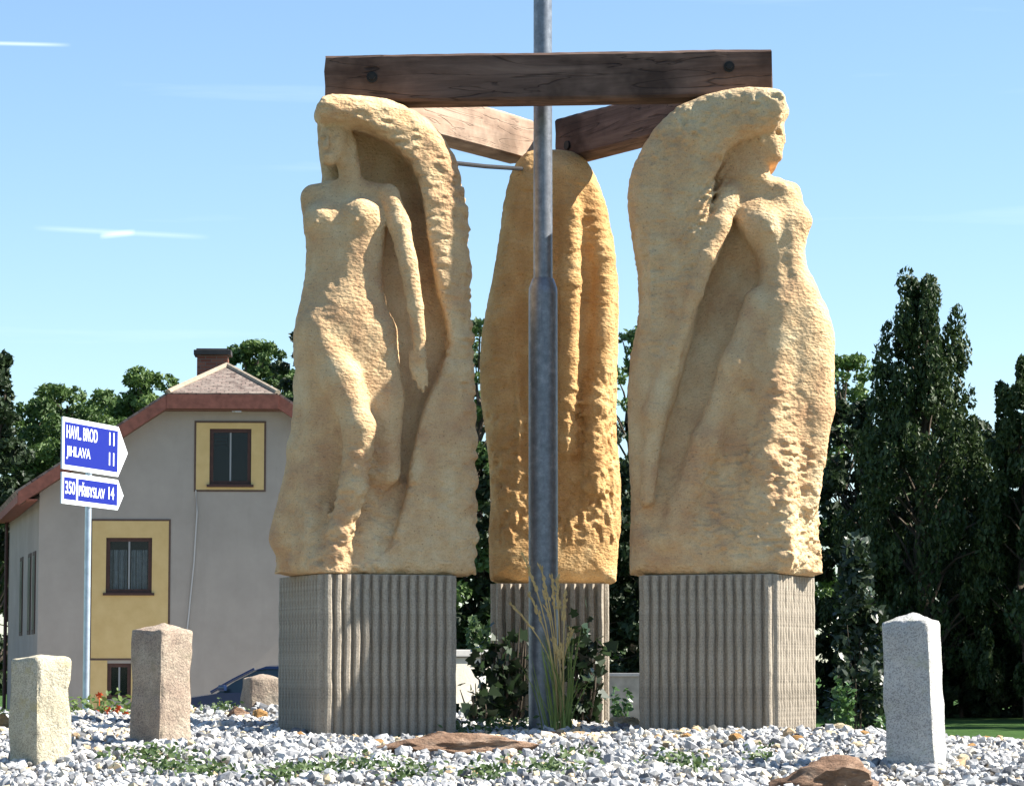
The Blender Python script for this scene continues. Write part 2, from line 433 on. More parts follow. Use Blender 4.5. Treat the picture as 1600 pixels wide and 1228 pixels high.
    def poly2d(s, pts, y=0.0):
        """signed distance to a polygon given in photograph pixels, in the x-z plane at depth y"""
        P = np.array([s.P(px, py, y)[[0, 2]] for px, py in pts])
        X, Z = np.meshgrid(s.x, s.z, indexing='ij'); d2 = np.full(X.shape, 1e9); ins = np.zeros(X.shape, bool)
        for (ax, az), (bx, bz) in zip(P, np.roll(P, -1, 0)):
            ex, ez = bx - ax, bz - az; wx, wz = X - ax, Z - az
            t = np.clip((wx * ex + wz * ez) / (ex * ex + ez * ez + 1e-12), 0, 1)
            d2 = np.minimum(d2, (wx - t * ex) ** 2 + (wz - t * ez) ** 2)
            c = ((az > Z) != (bz > Z)) & (X < (bx - ax) * (Z - az) / (bz - az + 1e-12) + ax)
            ins ^= c
        d = np.sqrt(d2); d[ins] *= -1
        return d.astype(np.float32)
    def vnoise(s, cell, seed):
        rng = np.random.default_rng(seed); L = None; out = None
        ax = []
        for a, c in zip((s.x, s.y, s.z), cell):
            u = (a - a[0]) / c; i = np.floor(u).astype(int); f = (u - i).astype(np.float32); ax.append((i, f * f * (3 - 2 * f), i.max() + 2))
        L = rng.uniform(-1, 1, (ax[0][2], ax[1][2], ax[2][2])).astype(np.float32)
        i, f, _ = ax[0]; L = L[i] * (1 - f)[:, None, None] + L[i + 1] * f[:, None, None]
        i, f, _ = ax[1]; L = L[:, i] * (1 - f)[None, :, None] + L[:, i + 1] * f[None, :, None]
        i, f, _ = ax[2]; L = L[:, :, i] * (1 - f)[None, None, :] + L[:, :, i + 1] * f[None, None, :]
        return L
    def surf_y(s, px, py):
        """depth of the carved surface, as seen from the front"""
        w = s.P(px, py, -0.25); i = int(np.clip(np.searchsorted(s.x, w[0]), 0, len(s.x) - 1)); k = int(np.clip(np.searchsorted(s.z, w[2]), 0, len(s.z) - 1))
        col = s.d[i, :, k] < 0
        return float(s.y[int(np.argmax(col))]) if col.any() else 0.0
    def rough(s, pts, cell, amp, seed, soft=0.06, y=-0.3, yr=None):
        m = np.clip(0.5 - s.poly2d(pts, y) / soft, 0, 1)[:, None, :] if pts is not None else 1.0
        nz = s.vnoise(cell, seed) * amp
        s.d += nz * m
    def hatch(s, pts, across, lam, amp, seed, y=-0.28, soft=0.035):
        """parallel chisel strokes inside a traced region"""
        m = np.clip(0.5 - s.poly2d(pts, y) / soft, 0, 1)[:, None, :]
        ph = (s.x[:, None, None] * across[0] + s.z[None, None, :] * across[1]) * (2 * math.pi / lam) + 2.2 * s.vnoise((.06, .06, .06), seed)
        s.d += np.sin(ph) * amp * (.6 + .4 * s.vnoise((.04, .04, .04), seed + 1)) * m
    def mesh(s, name, mat):
        s.d = np.maximum(s.d, -s.z[None, None, :])
        d = s.d; S = d < 0
        n = np.array(d.shape)
        cnt = np.zeros(n - 1, np.int8)
        for i in (0, 1):
            for j in (0, 1):
                for k in (0, 1):
                    cnt += S[i:n[0] - 1 + i, j:n[1] - 1 + j, k:n[2] - 1 + k]
        act = (cnt > 0) & (cnt < 8)
        I, J, K = np.nonzero(act)
        idx = np.full(act.shape, -1, np.int32); idx[I, J, K] = np.arange(len(I))
        acc = np.zeros((len(I), 3)); num = np.zeros(len(I))
        crn = [(i, j, k) for i in (0, 1) for j in (0, 1) for k in (0, 1)]
        val = {c: d[I + c[0], J + c[1], K + c[2]] for c in crn}
        for c in crn:
            for a in range(3):
                if c[a]: continue
                e = list(c); e[a] = 1; e = tuple(e)
                v0, v1 = val[c], val[e]; m = (v0 < 0) != (v1 < 0)
                t = np.where(m, v0 / np.where(m, v0 - v1, 1), 0)
                p = np.zeros((len(I), 3)); p[:] = c; p[:, a] += t
                acc[m] += p[m]; num[m] += 1
        V = (acc / num[:, None] + np.stack((I, J, K), 1)) * s.h + np.array((s.x[0], s.y[0], s.z[0]))
        Q = []
        for a in range(3):
            b, c = (a + 1) % 3, (a + 2) % 3
            s0 = [slice(None)] * 3; s1 = [slice(None)] * 3; s0[a] = slice(0, -1); s1[a] = slice(1, None)
            A, B = S[tuple(s0)], S[tuple(s1)]
            e = np.stack(np.nonzero(A != B), 1)
            ok = (e[:, b] > 0) & (e[:, c] > 0) & (e[:, b] < n[b] - 1) & (e[:, c] < n[c] - 1); e = e[ok]
            flip = ~A[e[:, 0], e[:, 1], e[:, 2]]
            def cell(db, dc):
                q = e.copy(); q[:, b] += db; q[:, c] += dc
                return idx[q[:, 0], q[:, 1], q[:, 2]]
            q = np.stack((cell(-1, -1), cell(0, -1), cell(0, 0), cell(-1, 0)), 1)
            q[flip] = q[flip][:, ::-1]
            Q.append(q)
        Q = np.concatenate(Q); Q = Q[(Q >= 0).all(1)]
        return np_mesh(name, V, Q, mat, smooth=True)

def poly_smooth(pts, it=1):
    """corner cutting for the traced outlines"""
    for _ in range(it):
        out = []
        for a, b in zip(pts, pts[1:] + pts[:1]):
            out += [(a[0] * .75 + b[0] * .25, a[1] * .75 + b[1] * .25), (a[0] * .25 + b[0] * .75, a[1] * .25 + b[1] * .75)]
        pts = out
    return pts

PED = 0.67
FRONT_Y, BACK_Y = 0.0, 1.45
ZTOP = ray_at(573, 897, -0.30).z
PX_L, PX_R, PX_B = 573, 1137, 858
XL = ray_at(PX_L, 900, 0).x; XR = ray_at(PX_R, 900, 0).x; XB = ray_at(PX_B, 900, BACK_Y).x
STEP = 0.0085

def block(F, sil, ang, t0, t1, k, sil_y=0.0, s0=-0.6, s1=0.6):
    """solid with a traced front outline and a turned front face; ang > 0: front faces right"""
    d2 = F.poly2d(poly_smooth(sil), sil_y)[:, None, :]
    t = F.x[:, None] * math.sin(ang) - F.y[None, :] * math.cos(ang)
    s_ = F.x[:, None] * math.cos(ang) + F.y[None, :] * math.sin(ang)
    db = np.maximum(np.maximum(t - t1, t0 - t), np.maximum(s_ - s1, s0 - s_))[:, :, None]
    F.d = -F.smin(-d2, -db, k)
    return t, s_

def zramp(F, rows):
    zs = [F.P(573, py, -0.3)[2] for py, _ in rows]
    return np.interp(F.z, zs[::-1], [v for _, v in rows][::-1]).astype(np.float32)[None, None, :]

# ---- statue on the left
def statue_left():
    F = Field(-0.62, 0.66, -0.56, 0.46, -0.02, 2.34, STEP, XL, FRONT_Y, ZTOP)
    sil = [(512, 163), (560, 160), (620, 165), (660, 184), (692, 212), (716, 255)]
    y = 262; rs = random.Random(12)
    while y < 880:      # drill marks along the far edge
        xe = np.interp(y, [255, 320, 420, 500, 580, 650, 850, 895], [717, 731, 736, 740, 744, 748, 748, 740])
        p = rs.uniform(18, 48); dp = rs.uniform(2.0, 6.5); e_ = rs.uniform(-2, 2)
        sil += [(xe - dp, y), (xe + e_, y + p * 0.3), (xe + 1 + e_, y + p * 0.66), (xe - 1, y + p * 0.9)]
        y += p
    sil += [(738, 893), (728, 905), (424, 905), (419, 870), (421, 838), (432, 800), (452, 755), (468, 700), (472, 640), (466, 595),
            (459, 545), (463, 502), (476, 455), (483, 405), (479, 362), (475, 325), (481, 303), (497, 292), (503, 282), (499, 250), (495, 215), (494, 182)]
    t, s_ = block(F, sil, R(21.6), -0.33, 0.325, 0.09, -0.1, -0.375, 0.50)
    # back of the mantle is rounded
    # hollow under the mantle
    hol = [(430, 196), (500, 193), (545, 189), (592, 206), (636, 240), (658, 288), (664, 340), (672, 400), (684, 460), (699, 515), (694, 560),
           (668, 612), (652, 660), (640, 720), (630, 790), (600, 870), (540, 880), (420, 880), (410, 600), (430, 500)]
    h2 = F.poly2d(poly_smooth(hol), -0.3)[:, None, :]
    keep = zramp(F, [(190, .02), (300, .05), (420, .12), (560, .17), (650, .19), (740, .21), (800, .245), (850, .28), (885, .32)])
    F.d = -F.smin(-F.d, np.maximum(h2, keep - t[:, :, None]), 0.06)
    # torso, hips and robe
    F.loft([(288, 515, 575, -.135, .045), (297, 486, 600, -.145, .055), (312, 476, 611, -.155, .075), (328, 476, 610, -.168, .095), (345, 477, 608, -.18, .115), (380, 481, 602, -.185, .12), (425, 484, 597, -.19, .118),
            (455, 478, 601, -.195, .128), (485, 467, 608, -.20, .142), (525, 459, 614, -.20, .152), (565, 460, 616, -.20, .152), (605, 468, 617, -.20, .148),
            (650, 474, 617, -.20, .14), (700, 470, 612, -.19, .135), (760, 457, 600, -.17, .13), (820, 437, 590, -.14, .13), (895, 430, 590, -.10, .13)], 0.04, 2.3)
    # legs: one crosses in front
    F.chain([(497, 515, -.285, .092), (532, 592, -.345, .086), (562, 672, -.375, .072), (553, 760, -.37, .062), (530, 830, -.355, .062), (515, 900, -.345, .075)], 0.035)
    F.chain([(590, 520, -.225, .08), (606, 620, -.235, .065), (604, 740, -.22, .06)], 0.05)
    F.chain([(478, 600, -.16, .05), (470, 700, -.19, .05), (446, 840, -.17, .07)], 0.05)
    F.chain([(505, 640, -.22, .03), (490, 740, -.25, .03), (470, 880, -.24, .04)], 0.05)
    # valley right of the near leg and left of it
    F.chain([(612, 420, -.31, .016), (626, 520, -.33, .024), (630, 620, -.335, .024), (622, 715, -.33, .014)], 0.05, cut=True)
    F.chain([(482, 595, -.35, .014), (505, 680, -.375, .030), (508, 760, -.385, .030), (492, 850, -.39, .014)], 0.05, cut=True)
    # chest
    F.ellipsoid(F.P(499, 342, -.256), (.058, .050, .062), 0.06)
    F.ellipsoid(F.P(562, 336, -.262), (.068, .060, .070), 0.06)
    F.ellipsoid(F.P(556, 345, -.325), (.010, .010, .010), 0.012)
    F.ellipsoid(F.P(494, 348, -.309), (.009, .009, .009), 0.012)
    F.ellipsoid(F.P(530, 500, -.30), (.085, .055, .10), 0.06)
    F.ellipsoid(F.P(523, 441, -.335), (.012, .02, .014), 0.015, cut=True)
    F.chain([(530, 330, -.32, .008), (526, 430, -.335, .008)], 0.05, cut=True)
    F.chain([(600, 560, -.345, .012), (606, 640, -.355, .016), (600, 720, -.36, .012)], 0.05, cut=True)
    # shoulders and collar bones
    F.chain([(489, 305, -.15, .045), (545, 297, -.13, .033), (600, 304, -.155, .05)], 0.04)
    F.chain([(550, 302, -.188, .011), (586, 297, -.195, .013)], 0.025)
    # arm and hand
    F.chain([(606, 305, -.19, .054), (624, 352, -.235, .050), (638, 415, -.265, .044), (649, 480, -.275, .037), (655, 528, -.275, .029)], 0.015)
    F.chain([(654, 528, -.268, .026), (657, 560, -.266, .032)], 0.02)
    for fx, fy, fr in ((647, 592, .0095), (654, 606, .0105), (661, 612, .0105), (667, 604, .0095)):
        F.chain([(652 + (fx - 652) * .45, 556, -.272, .014), (652 + (fx - 652) * .9, 582, -.272, .0115), (fx, fy, -.262, fr * .8)], 0.008)
    F.chain([(644, 552, -.262, .014), (643, 576, -.268, .009)], 0.008)
    # neck and head, turned down to the left
    F.chain([(552, 297, -.165, .056), (546, 262, -.165, .047), (540, 225, -.165, .052)], 0.03)
    F.ellipsoid(F.P(522, 222, -.215), (.064, .082, .100), 0.025, rz=R(-28))
    F.ellipsoid(F.P(515, 250, -.262), (.032, .036, .030), 0.03)
    F.chain([(514, 206, -.298, .010), (509, 230, -.318, .0145)], 0.014)
    F.ellipsoid(F.P(512, 243, -.296), (.022, .014, .008), 0.010)
    F.ellipsoid(F.P(503, 213, -.300), (.018, .022, .011), 0.02, cut=True)
    F.ellipsoid(F.P(528, 214, -.306), (.020, .022, .011), 0.02, cut=True)
    F.ellipsoid(F.P(503, 215, -.280), (.014, .012, .008), 0.006)
    F.ellipsoid(F.P(528, 216, -.286), (.014, .012, .008), 0.006)
    # hair cap overhanging the face
    F.chain([(508, 181, -.24, .03), (545, 178, -.22, .045), (595, 190, -.17, .05)], 0.05)
    # tool marks
    F.rough([(500, 160), (640, 165), (740, 280), (748, 640), (690, 640), (690, 480), (660, 300), (600, 215), (500, 190)], (.045, .05, .017), .0085, 1)
    F.rough([(480, 760), (620, 740), (750, 700), (750, 900), (420, 900), (440, 800)], (.035, .035, .025), .006, 2)
    F.rough([(540, 700), (600, 690), (620, 900), (480, 900), (500, 800)], (.024, .03, .018), .009, 3)
    F.rough([(700, 300), (745, 300), (755, 900), (690, 900)], (.05, .05, .05), .006, 4)
    F.rough(None, (.06, .06, .06), .003, 5); F.rough(None, (.022, .022, .014), .0022, 6)
    return F.mesh('statue', M['sandstone'])

# ---- statue on the right
def statue_right():
    F = Field(-0.58, 0.62, -0.56, 0.46, -0.02, 2.38, STEP, XR, FRONT_Y, ZTOP)
    sil = [(1062, 170), (1100, 156), (1150, 149), (1200, 151), (1224, 163), (1227, 180), (1222, 196), (1221, 205), (1226, 224), (1221, 231), (1222, 238), (1219, 243), (1218, 254), (1210, 260),
           (1199, 260), (1197, 276), (1203, 286), (1228, 290), (1241, 298), (1250, 315), (1262, 333), (1269, 350), (1264, 366), (1257, 385), (1260, 415), (1278, 450), (1294, 485), (1302, 530), (1302, 575),
           (1297, 640), (1285, 720), (1276, 790), (1280, 830), (1289, 860), (1289, 885), (1283, 905), (986, 905), (984, 870), (988, 790), (983, 700), (980, 625), (985, 560), (1000, 500), (1003, 435), (991, 375), (980, 315), (985, 268), (1015, 212), (1038, 188)]
    t, s_ = block(F, sil, R(-17), -0.33, 0.325, 0.09, -0.1, -0.50, 0.375)
    hol = [(1120, 262), (1146, 224), (1190, 206), (1320, 190), (1320, 860), (1230, 850), (1150, 820), (1095, 800), (1030, 830), (1010, 790), (1050, 650), (1080, 540), (1098, 450), (1106, 390), (1112, 330)]
    h2 = F.poly2d(poly_smooth(hol), -0.3)[:, None, :]
    keep = zramp(F, [(190, .20), (270, .19), (300, .14), (350, .10), (430, .10), (500, .15), (580, .21), (660, .255), (740, .29), (840, .34)])
    F.d = -F.smin(-F.d, np.maximum(h2, keep - t[:, :, None]), 0.09)
    rt = F.x[:, None] * math.cos(R(-21.6)) + F.y[None, :] * math.sin(R(-21.6))
    F.loft([(283, 1165, 1215, -.115, .04), (292, 1136, 1238, -.12, .05), (308, 1128, 1250, -.135, .07), (325, 1136, 1256, -.155, .092), (343, 1146, 1262, -.172, .115), (365, 1158, 1261, -.175, .12), (392, 1178, 1256, -.175, .112),
            (415, 1186, 1260, -.175, .112), (450, 1184, 1278, -.18, .13), (485, 1172, 1293, -.18, .155), (525, 1162, 1301, -.165, .175), (575, 1142, 1302, -.15, .19), (640, 1122, 1296, -.13, .195),
            (700, 1105, 1288, -.10, .20), (760, 1085, 1279, -.07, .20), (830, 1070, 1278, -.03, .19), (895, 1060, 1284, 0.0, .18)], 0.05, 2.3)
    # robe: folds sweeping to the lower left
    F.chain([(1180, 470, -.24, .05), (1150, 570, -.28, .065), (1105, 690, -.275, .06), (1050, 840, -.23, .06)], 0.06)
    F.chain([(1222, 480, -.275, .055), (1208, 600, -.315, .06), (1196, 720, -.325, .06), (1190, 880, -.315, .06)], 0.06)
    F.chain([(1270, 520, -.19, .07), (1272, 640, -.19, .07), (1258, 780, -.19, .06)], 0.06)
    F.chain([(1185, 590, -.425, .02), (1160, 690, -.42, .03), (1120, 790, -.40, .02)], 0.08, cut=True)
    F.chain([(1040, 560, -.26, .02), (1022, 650, -.25, .035), (1012, 780, -.24, .03)], 0.06)
    F.chain([(1066, 600, -.33, .012), (1046, 690, -.325, .02), (1030, 790, -.32, .012)], 0.05, cut=True)
    # chest
    F.ellipsoid(F.P(1199, 352, -.262), (.060, .058, .060), 0.045)
    F.ellipsoid(F.P(1247, 347, -.190), (.055, .060, .056), 0.045)
    F.ellipsoid(F.P(1205, 360, -.322), (.012, .012, .012), 0.012)
    F.ellipsoid(F.P(1240, 470, -.25), (.075, .06, .09), 0.06)
    F.chain([(1222, 330, -.305, .008), (1232, 430, -.31, .008)], 0.05, cut=True)
    # deep pocket between arm and body
    F.chain([(1147, 368, -.22, .026), (1146, 412, -.17, .055), (1132, 470, -.19, .05), (1108, 550, -.27, .03)], 0.04, cut=True)
    # shoulders, arm, hand
    F.chain([(1142, 303, -.165, .05), (1188, 294, -.12, .034), (1232, 301, -.115, .040)], 0.04)
    F.chain([(1182, 302, -.178, .011), (1152, 298, -.19, .011)], 0.025)
    F.chain([(1140, 306, -.20, .056), (1124, 350, -.245, .052), (1104, 404, -.275, .045), (1084, 460, -.275, .038), (1068, 512, -.265, .030)], 0.02)
    F.chain([(1068, 512, -.265, .032), (1056, 545, -.262, .036)], 0.02)
    for fx, fy in ((1036, 582), (1041, 592), (1048, 594), (1056, 586)):
        F.chain([(1056 + (fx - 1048) * .6, 545, -.275, .015), (fx + 3, fy - 20, -.272, .013), (fx, fy, -.255, .010)], 0.006)
    # neck, head in profile, looking right
    F.chain([(1184, 296, -.155, .056), (1184, 265, -.16, .045), (1186, 235, -.17, .050)], 0.025)
    F.chain([(1196, 288, -.20, .010), (1190, 262, -.21, .010)], 0.015)
    F.ellipsoid(F.P(1194, 214, -.195), (.080, .072, .105), 0.02)
    F.ellipsoid(F.P(1206, 246, -.195), (.038, .036, .030), 0.025)
    F.chain([(1217, 204, -.18, .008), (1223, 222, -.18, .012)], 0.012)
    F.ellipsoid(F.P(1217, 237, -.18), (.012, .018, .007), 0.008)
    F.ellipsoid(F.P(1215, 209, -.245), (.013, .016, .009), 0.012, cut=True)
    F.ellipsoid(F.P(1207, 226, -.245), (.028, .02, .03), 0.02)
    F.ellipsoid(F.P(1190, 219, -.268), (.010, .010, .020), 0.01)
    # hair over the brow and temple
    F.chain([(1219, 174, -.17, .03), (1185, 180, -.22, .045), (1140, 190, -.25, .055), (1085, 215, -.24, .06)], 0.05)
    F.chain([(1200, 188, -.225, .022), (1190, 212, -.235, .018)], 0.02)
    # locks of hair falling behind the shoulder
    F.hatch([(1128, 238), (1150, 256), (1128, 300), (1100, 350), (1072, 440), (1046, 430), (1056, 340), (1090, 266)], (.80, -.60), .030, .0062, 31)
    F.hatch([(1040, 220), (1100, 200), (1140, 222), (1100, 256), (1060, 300), (1030, 300)], (.62, -.78), .034, .004, 32)
    for gx, g0, g1 in ((1016, 310, 500), (1040, 420, 560)):
        F.chain([(gx, g0, -.215, .006), (gx + 2, (g0 + g1) / 2, -.225, .008), (gx + 2, g1, -.225, .006)], 0.02)
    F.rough([(1020, 215), (1060, 165), (1220, 150), (1225, 185), (1180, 205), (1100, 225), (1020, 260)], (.022, .024, .018), .0125, 11)
    F.rough([(985, 230), (1130, 230), (1090, 420), (1060, 560), (990, 560)], (.045, .045, .013), .0075, 12)
    F.rough([(1090, 730), (1190, 690), (1290, 690), (1290, 890), (1090, 880)], (.034, .034, .013), .0095, 13, 0.10); F.rough([(1090, 720), (1180, 680), (1290, 720), (1290, 890), (1070, 880)], (.018, .02, .011), .0065, 113, 0.10)
    F.rough([(1170, 600), (1230, 560), (1250, 720), (1150, 760)], (.03, .03, .014), .007, 14, 0.10)
    F.rough([(985, 780), (1290, 780), (1290, 900), (985, 900)], (.035, .035, .03), .004, 15)
    F.rough(None, (.06, .06, .06), .003, 16); F.rough(None, (.022, .022, .013), .0026, 17)
    return F.mesh('statue', M['sandstone'])

# ---- statue at the back
def statue_back():
    F = Field(-0.46, 0.46, -0.46, 0.42, -0.02, 2.34, STEP, XB, BACK_Y, ZB)
    sil = [(838, 238), (868, 236), (903, 240), (925, 263), (943, 305), (955, 350), (965, 420), (968, 480), (966, 540), (963, 620), (962, 680), (970, 735), (971, 800), (966, 860), (962, 925),
           (767, 925), (764, 850), (769, 765), (760, 680), (752, 630), (749, 580), (755, 510), (770, 440), (780, 380), (789, 310), (800, 270), (818, 245)]
    t, s_ = block(F, sil, R(13), -0.30, 0.20, 0.16, 0.0, -0.5, 0.5)
    # heavy locks / folds running down the back
    F.chain([(876, 262, -.12, .045), (890, 330, -.18, .052), (891, 440, -.20, .055), (888, 560, -.20, .052), (884, 700, -.18, .05)], 0.03)
    F.chain([(846, 262, -.12, .05), (840, 340, -.175, .058), (838, 460, -.20, .06), (838, 600, -.20, .058), (842, 740, -.18, .055)], 0.03)
    F.chain([(922, 300, -.10, .04), (940, 400, -.13, .055), (942, 520, -.14, .06), (930, 640, -.15, .065), (926, 760, -.15, .06)], 0.035)
    F.chain([(808, 330, -.10, .045), (792, 450, -.14, .05), (780, 560, -.15, .055), (788, 680, -.15, .055)], 0.035)
    F.chain([(913, 285, -.20, .012), (917, 350, -.225, .020), (915, 450, -.235, .022), (908, 540, -.235, .014), (904, 620, -.23, .006)], 0.02, cut=True)
    F.chain([(864, 300, -.23, .008), (866, 400, -.25, .012), (864, 520, -.25, .012), (864, 640, -.24, .006)], 0.02, cut=True)
    F.chain([(822, 300, -.228, .012), (816, 430, -.258, .018), (810, 560, -.258, .018), (818, 660, -.254, .010)], 0.02, cut=True)
    F.chain([(806, 470, -.240, .010), (802, 560, -.246, .012), (812, 660, -.246, .013), (806, 800, -.232, .010)], 0.012)
    F.chain([(774, 470, -.17, .010), (770, 600, -.19, .012), (780, 700, -.19, .010)], 0.02, cut=True)
    F.rough([(870, 600), (970, 560), (972, 840), (860, 840)], (.022, .024, .022), .012, 21, 0.08)
    F.rough([(760, 640), (840, 640), (840, 830), (765, 830)], (.022, .024, .024), .010, 22, 0.08)
    F.rough([(880, 250), (960, 300), (968, 480), (880, 480)], (.05, .03, .014), .007, 23, 0.08)
    F.rough([(760, 800), (972, 800), (972, 850), (760, 850)], (.018, .03, .05), .010, 24, 0.05)
    F.rough([(790, 260), (860, 260), (860, 640), (750, 640)], (.06, .03, .013), .004, 25, 0.08)
    F.rough(None, (.06, .06, .06), .003, 26); F.rough(None, (.022, .022, .013), .0026, 27)
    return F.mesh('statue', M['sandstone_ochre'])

ZB = ray_at(PX_B, 911, BACK_Y - 0.28).z
sl = link('statue', statue_left(), loc=(XL, FRONT_Y, ZTOP + 0.001))
tag(sl, 'carved sandstone woman with long arm hanging beside a sweeping mantle of hair, nearest the house', 'statue', 'sandstone statues on fluted pedestals')
sr = link('statue', statue_right(), loc=(XR, FRONT_Y, ZTOP + 0.001))
tag(sr, 'carved sandstone woman in profile looking right, flowing robe, sunlit flank', 'statue', 'sandstone statues on fluted pedestals')
sb = link('statue', statue_back(), loc=(XB, BACK_Y, ZB + 0.001))
tag(sb, 'ochre sandstone statue seen from behind as grooved mantle, behind the lamp post', 'statue', 'sandstone statues on fluted pedestals')
# ------------------------------------------------------------------ pedestals of ribbed concrete
t = NT('ribbed_concrete', 0.95, 0.15)
c = t.ramp(t.noise(5, 6, 0.65), [(0.3, (0.27, 0.23, 0.18)), (0.55, (0.36, 0.31, 0.245)), (0.75, (0.45, 0.395, 0.32))])
c = t.mix(1.0, c, t.ramp(t.noise(130, 2, 0.7), [(0.3, (0.7, 0.7, 0.7)), (0.6, (1.1, 1.1, 1.1))]), 'MULTIPLY')
c = t.mix(t.ramp(t.noise(1, 4, 0.6, t.coord((14, 14, 0.9))), [(0.5, (0, 0, 0)), (0.75, (0.45, 0.45, 0.45))]), c, (0.20, 0.18, 0.16))
t.color(c)
n1 = t.bump(t.noise(60, 5, 0.7), 0.35, 0.006); t.bump(t.voro(120), 0.35, 0.003, n1)
M['ribbed_concrete'] = t.m

def rib_mesh(seed, h, w=0.031, d=0.022):
    """one upright rib with a broken, uneven face"""
    rng = random.Random(seed); nz = 34; V = []; Fc = []
    ph = rng.uniform(0, 9)
    for i in range(nz + 1):
        z = h * i / nz
        nz_ = lambda q: mnoise.noise(Vector((z * 22, q, seed * 3.3)))
        e = 0.0016 * math.sin(z * 21 + ph) + .0012 * nz_(0); dd = d + .0025 * nz_(5) + rng.uniform(-.0005, .0005)
        wl = w / 2 + .0022 * nz_(9) + rng.uniform(-.0006, .0006); wr = w / 2 + .0022 * nz_(14) + rng.uniform(-.0006, .0006)
        V += [(-w / 2 - .003, 0.004, z), (e - wl * .86, -dd * .72, z), (e - wl * .45, -dd, z), (e + wl * .45, -dd, z), (e + wr * .86, -dd * .72, z), (w / 2 + .003, 0.004, z)]
    for i in range(nz):
        for k in range(5):
            a = i * 6 + k; Fc.append((a, a + 1, a + 7, a + 6))
    Fc.append((5, 4, 3, 2, 1, 0)); Fc.append(tuple(nz * 6 + k for k in range(6)))
    me = bpy.data.meshes.new('rib'); me.from_pydata(V, [], Fc); me.materials.append(M['ribbed_concrete'])
    return me

PED_Z0 = 1.08
def pedestal(cx, cy, ztop, ang, side, label, nr=14):
    root = empty('pedestal', (cx, cy, PED_Z0), ang)
    h = ztop - PED_Z0; hs = side / 2 - 0.022
    m = MB(); m.box(-hs, hs, -hs, hs, 0, h); m.build('core', M['ribbed_concrete'], root)
    ribs = [rib_mesh(100 + i, h - 0.004) for i in range(6)]
    rng = random.Random(int(cx * 100))
    for f in range(4):
        a = f * math.pi / 2
        for i in range(nr):
            u = -hs + (i + 0.5) * 2 * hs / nr
            x, y = u * math.cos(a) + hs * math.sin(a), u * math.sin(a) - hs * math.cos(a)
            o = link('rib', rng.choice(ribs), root, (x, y, 0.001), (0, 0, a))
            if rng.random() < .5: o.scale = (1, 1, 1)
    tag(root, label, 'pedestal', 'ribbed concrete pedestals')
    return root
pedestal(XL, FRONT_Y, ZTOP, R(21.6), PED, 'ribbed grey concrete pedestal under the statue nearest the house, mostly shaded front')
pedestal(XR, FRONT_Y, ZTOP, R(-21.6), PED, 'ribbed concrete pedestal with brightly sunlit right side, beside the pale granite post')
pedestal(XB, BACK_Y, ZB, R(0), 0.60, 'ribbed concrete pedestal behind the lamp post, half hidden by ivy', 12)

# ------------------------------------------------------------------ timber beams
def timber(name, axis_scale, lo, mid, hi, crk=0.6):
    t = NT(name, 0.85, 0.2)
    co = t.coord(axis_scale)
    g = t.noise(1.0, 6, 0.65, co, 0.6)
    c = t.ramp(g, [(0.32, lo), (0.5, mid), (0.68, hi)])
    bl = t.noise(3.0, 4, 0.6)
    c = t.mix(t.ramp(bl, [(0.48, (0, 0, 0)), (0.68, (0.75, 0.75, 0.75))]), c, tuple(x * 0.45 for x in lo))
    ck = t.noise(1.0, 3, 0.5, t.coord(tuple(x * 0.8 for x in axis_scale)), 1.2)
    crack = t.ramp(ck, [(0.485, (1, 1, 1)), (0.5, (0, 0, 0)), (0.515, (1, 1, 1))])
    c = t.mix(crk, c, crack, 'MULTIPLY')
    t.color(c)
    n1 = t.bump(crack, 0.5, 0.006); t.bump(g, 0.5, 0.008, n1)
    M[name] = t.m
timber('timber_shaded', (1.3, 14, 14), (0.075, 0.045, 0.034), (0.135, 0.085, 0.066), (0.20, 0.13, 0.10))  # shade of the beam faces turned from the sun, put into the colour
timber('timber_sunlit', (1.3, 14, 14), (0.30, 0.20, 0.14), (0.40, 0.28, 0.20), (0.48, 0.36, 0.27), 0.2)  # same timber with the sunlight on its face put into the colour

def beam_mesh(L, w, h, mat, seed, s_uneven=0.006):
    """squared timber along X, origin at its bottom centre, with uneven arrises"""
    rng = random.Random(seed); nx = 40; ring = []
    c = 0.012
    prof = [(-w / 2 + c, 0), (w / 2 - c, 0), (w / 2, c), (w / 2, h * .35), (w / 2, h * .65), (w / 2, h - c), (w / 2 - c, h), (-w / 2 + c, h), (-w / 2, h - c), (-w / 2, h * .65), (-w / 2, h * .35), (-w / 2, c)]
    V = []; Fc = []; k = len(prof)
    for i in range(nx + 1):
        x = -L / 2 + L * i / nx
        for j, (y, z) in enumerate(prof):
            q = Vector((x * 2.3 + seed * 7, y * 5, z * 5)); d = mnoise.noise(q) * s_uneven + rng.uniform(-.0012, .0012)
            V.append((x + (rng.uniform(-.004, .004) if i in (0, nx) else 0), y + d * (1 if y > 0 else -1), z + (d * .8 if z > h * .5 else 0)))
    for i in range(nx):
        for j in range(k):
            a = i * k + j; b = i * k + (j + 1) % k; Fc.append((a, a + k, b + k, b))
    Fc.append(tuple(range(k))); Fc.append(tuple(reversed(range(nx * k, (nx + 1) * k))))
    me = bpy.data.meshes.new('timber_beam'); me.from_pydata(V, [], Fc)
    bm = bmesh.new(); bm.from_mesh(me); bmesh.ops.recalc_face_normals(bm, faces=bm.faces); bm.to_mesh(me); bm.free()
    me.materials.append(mat); return me

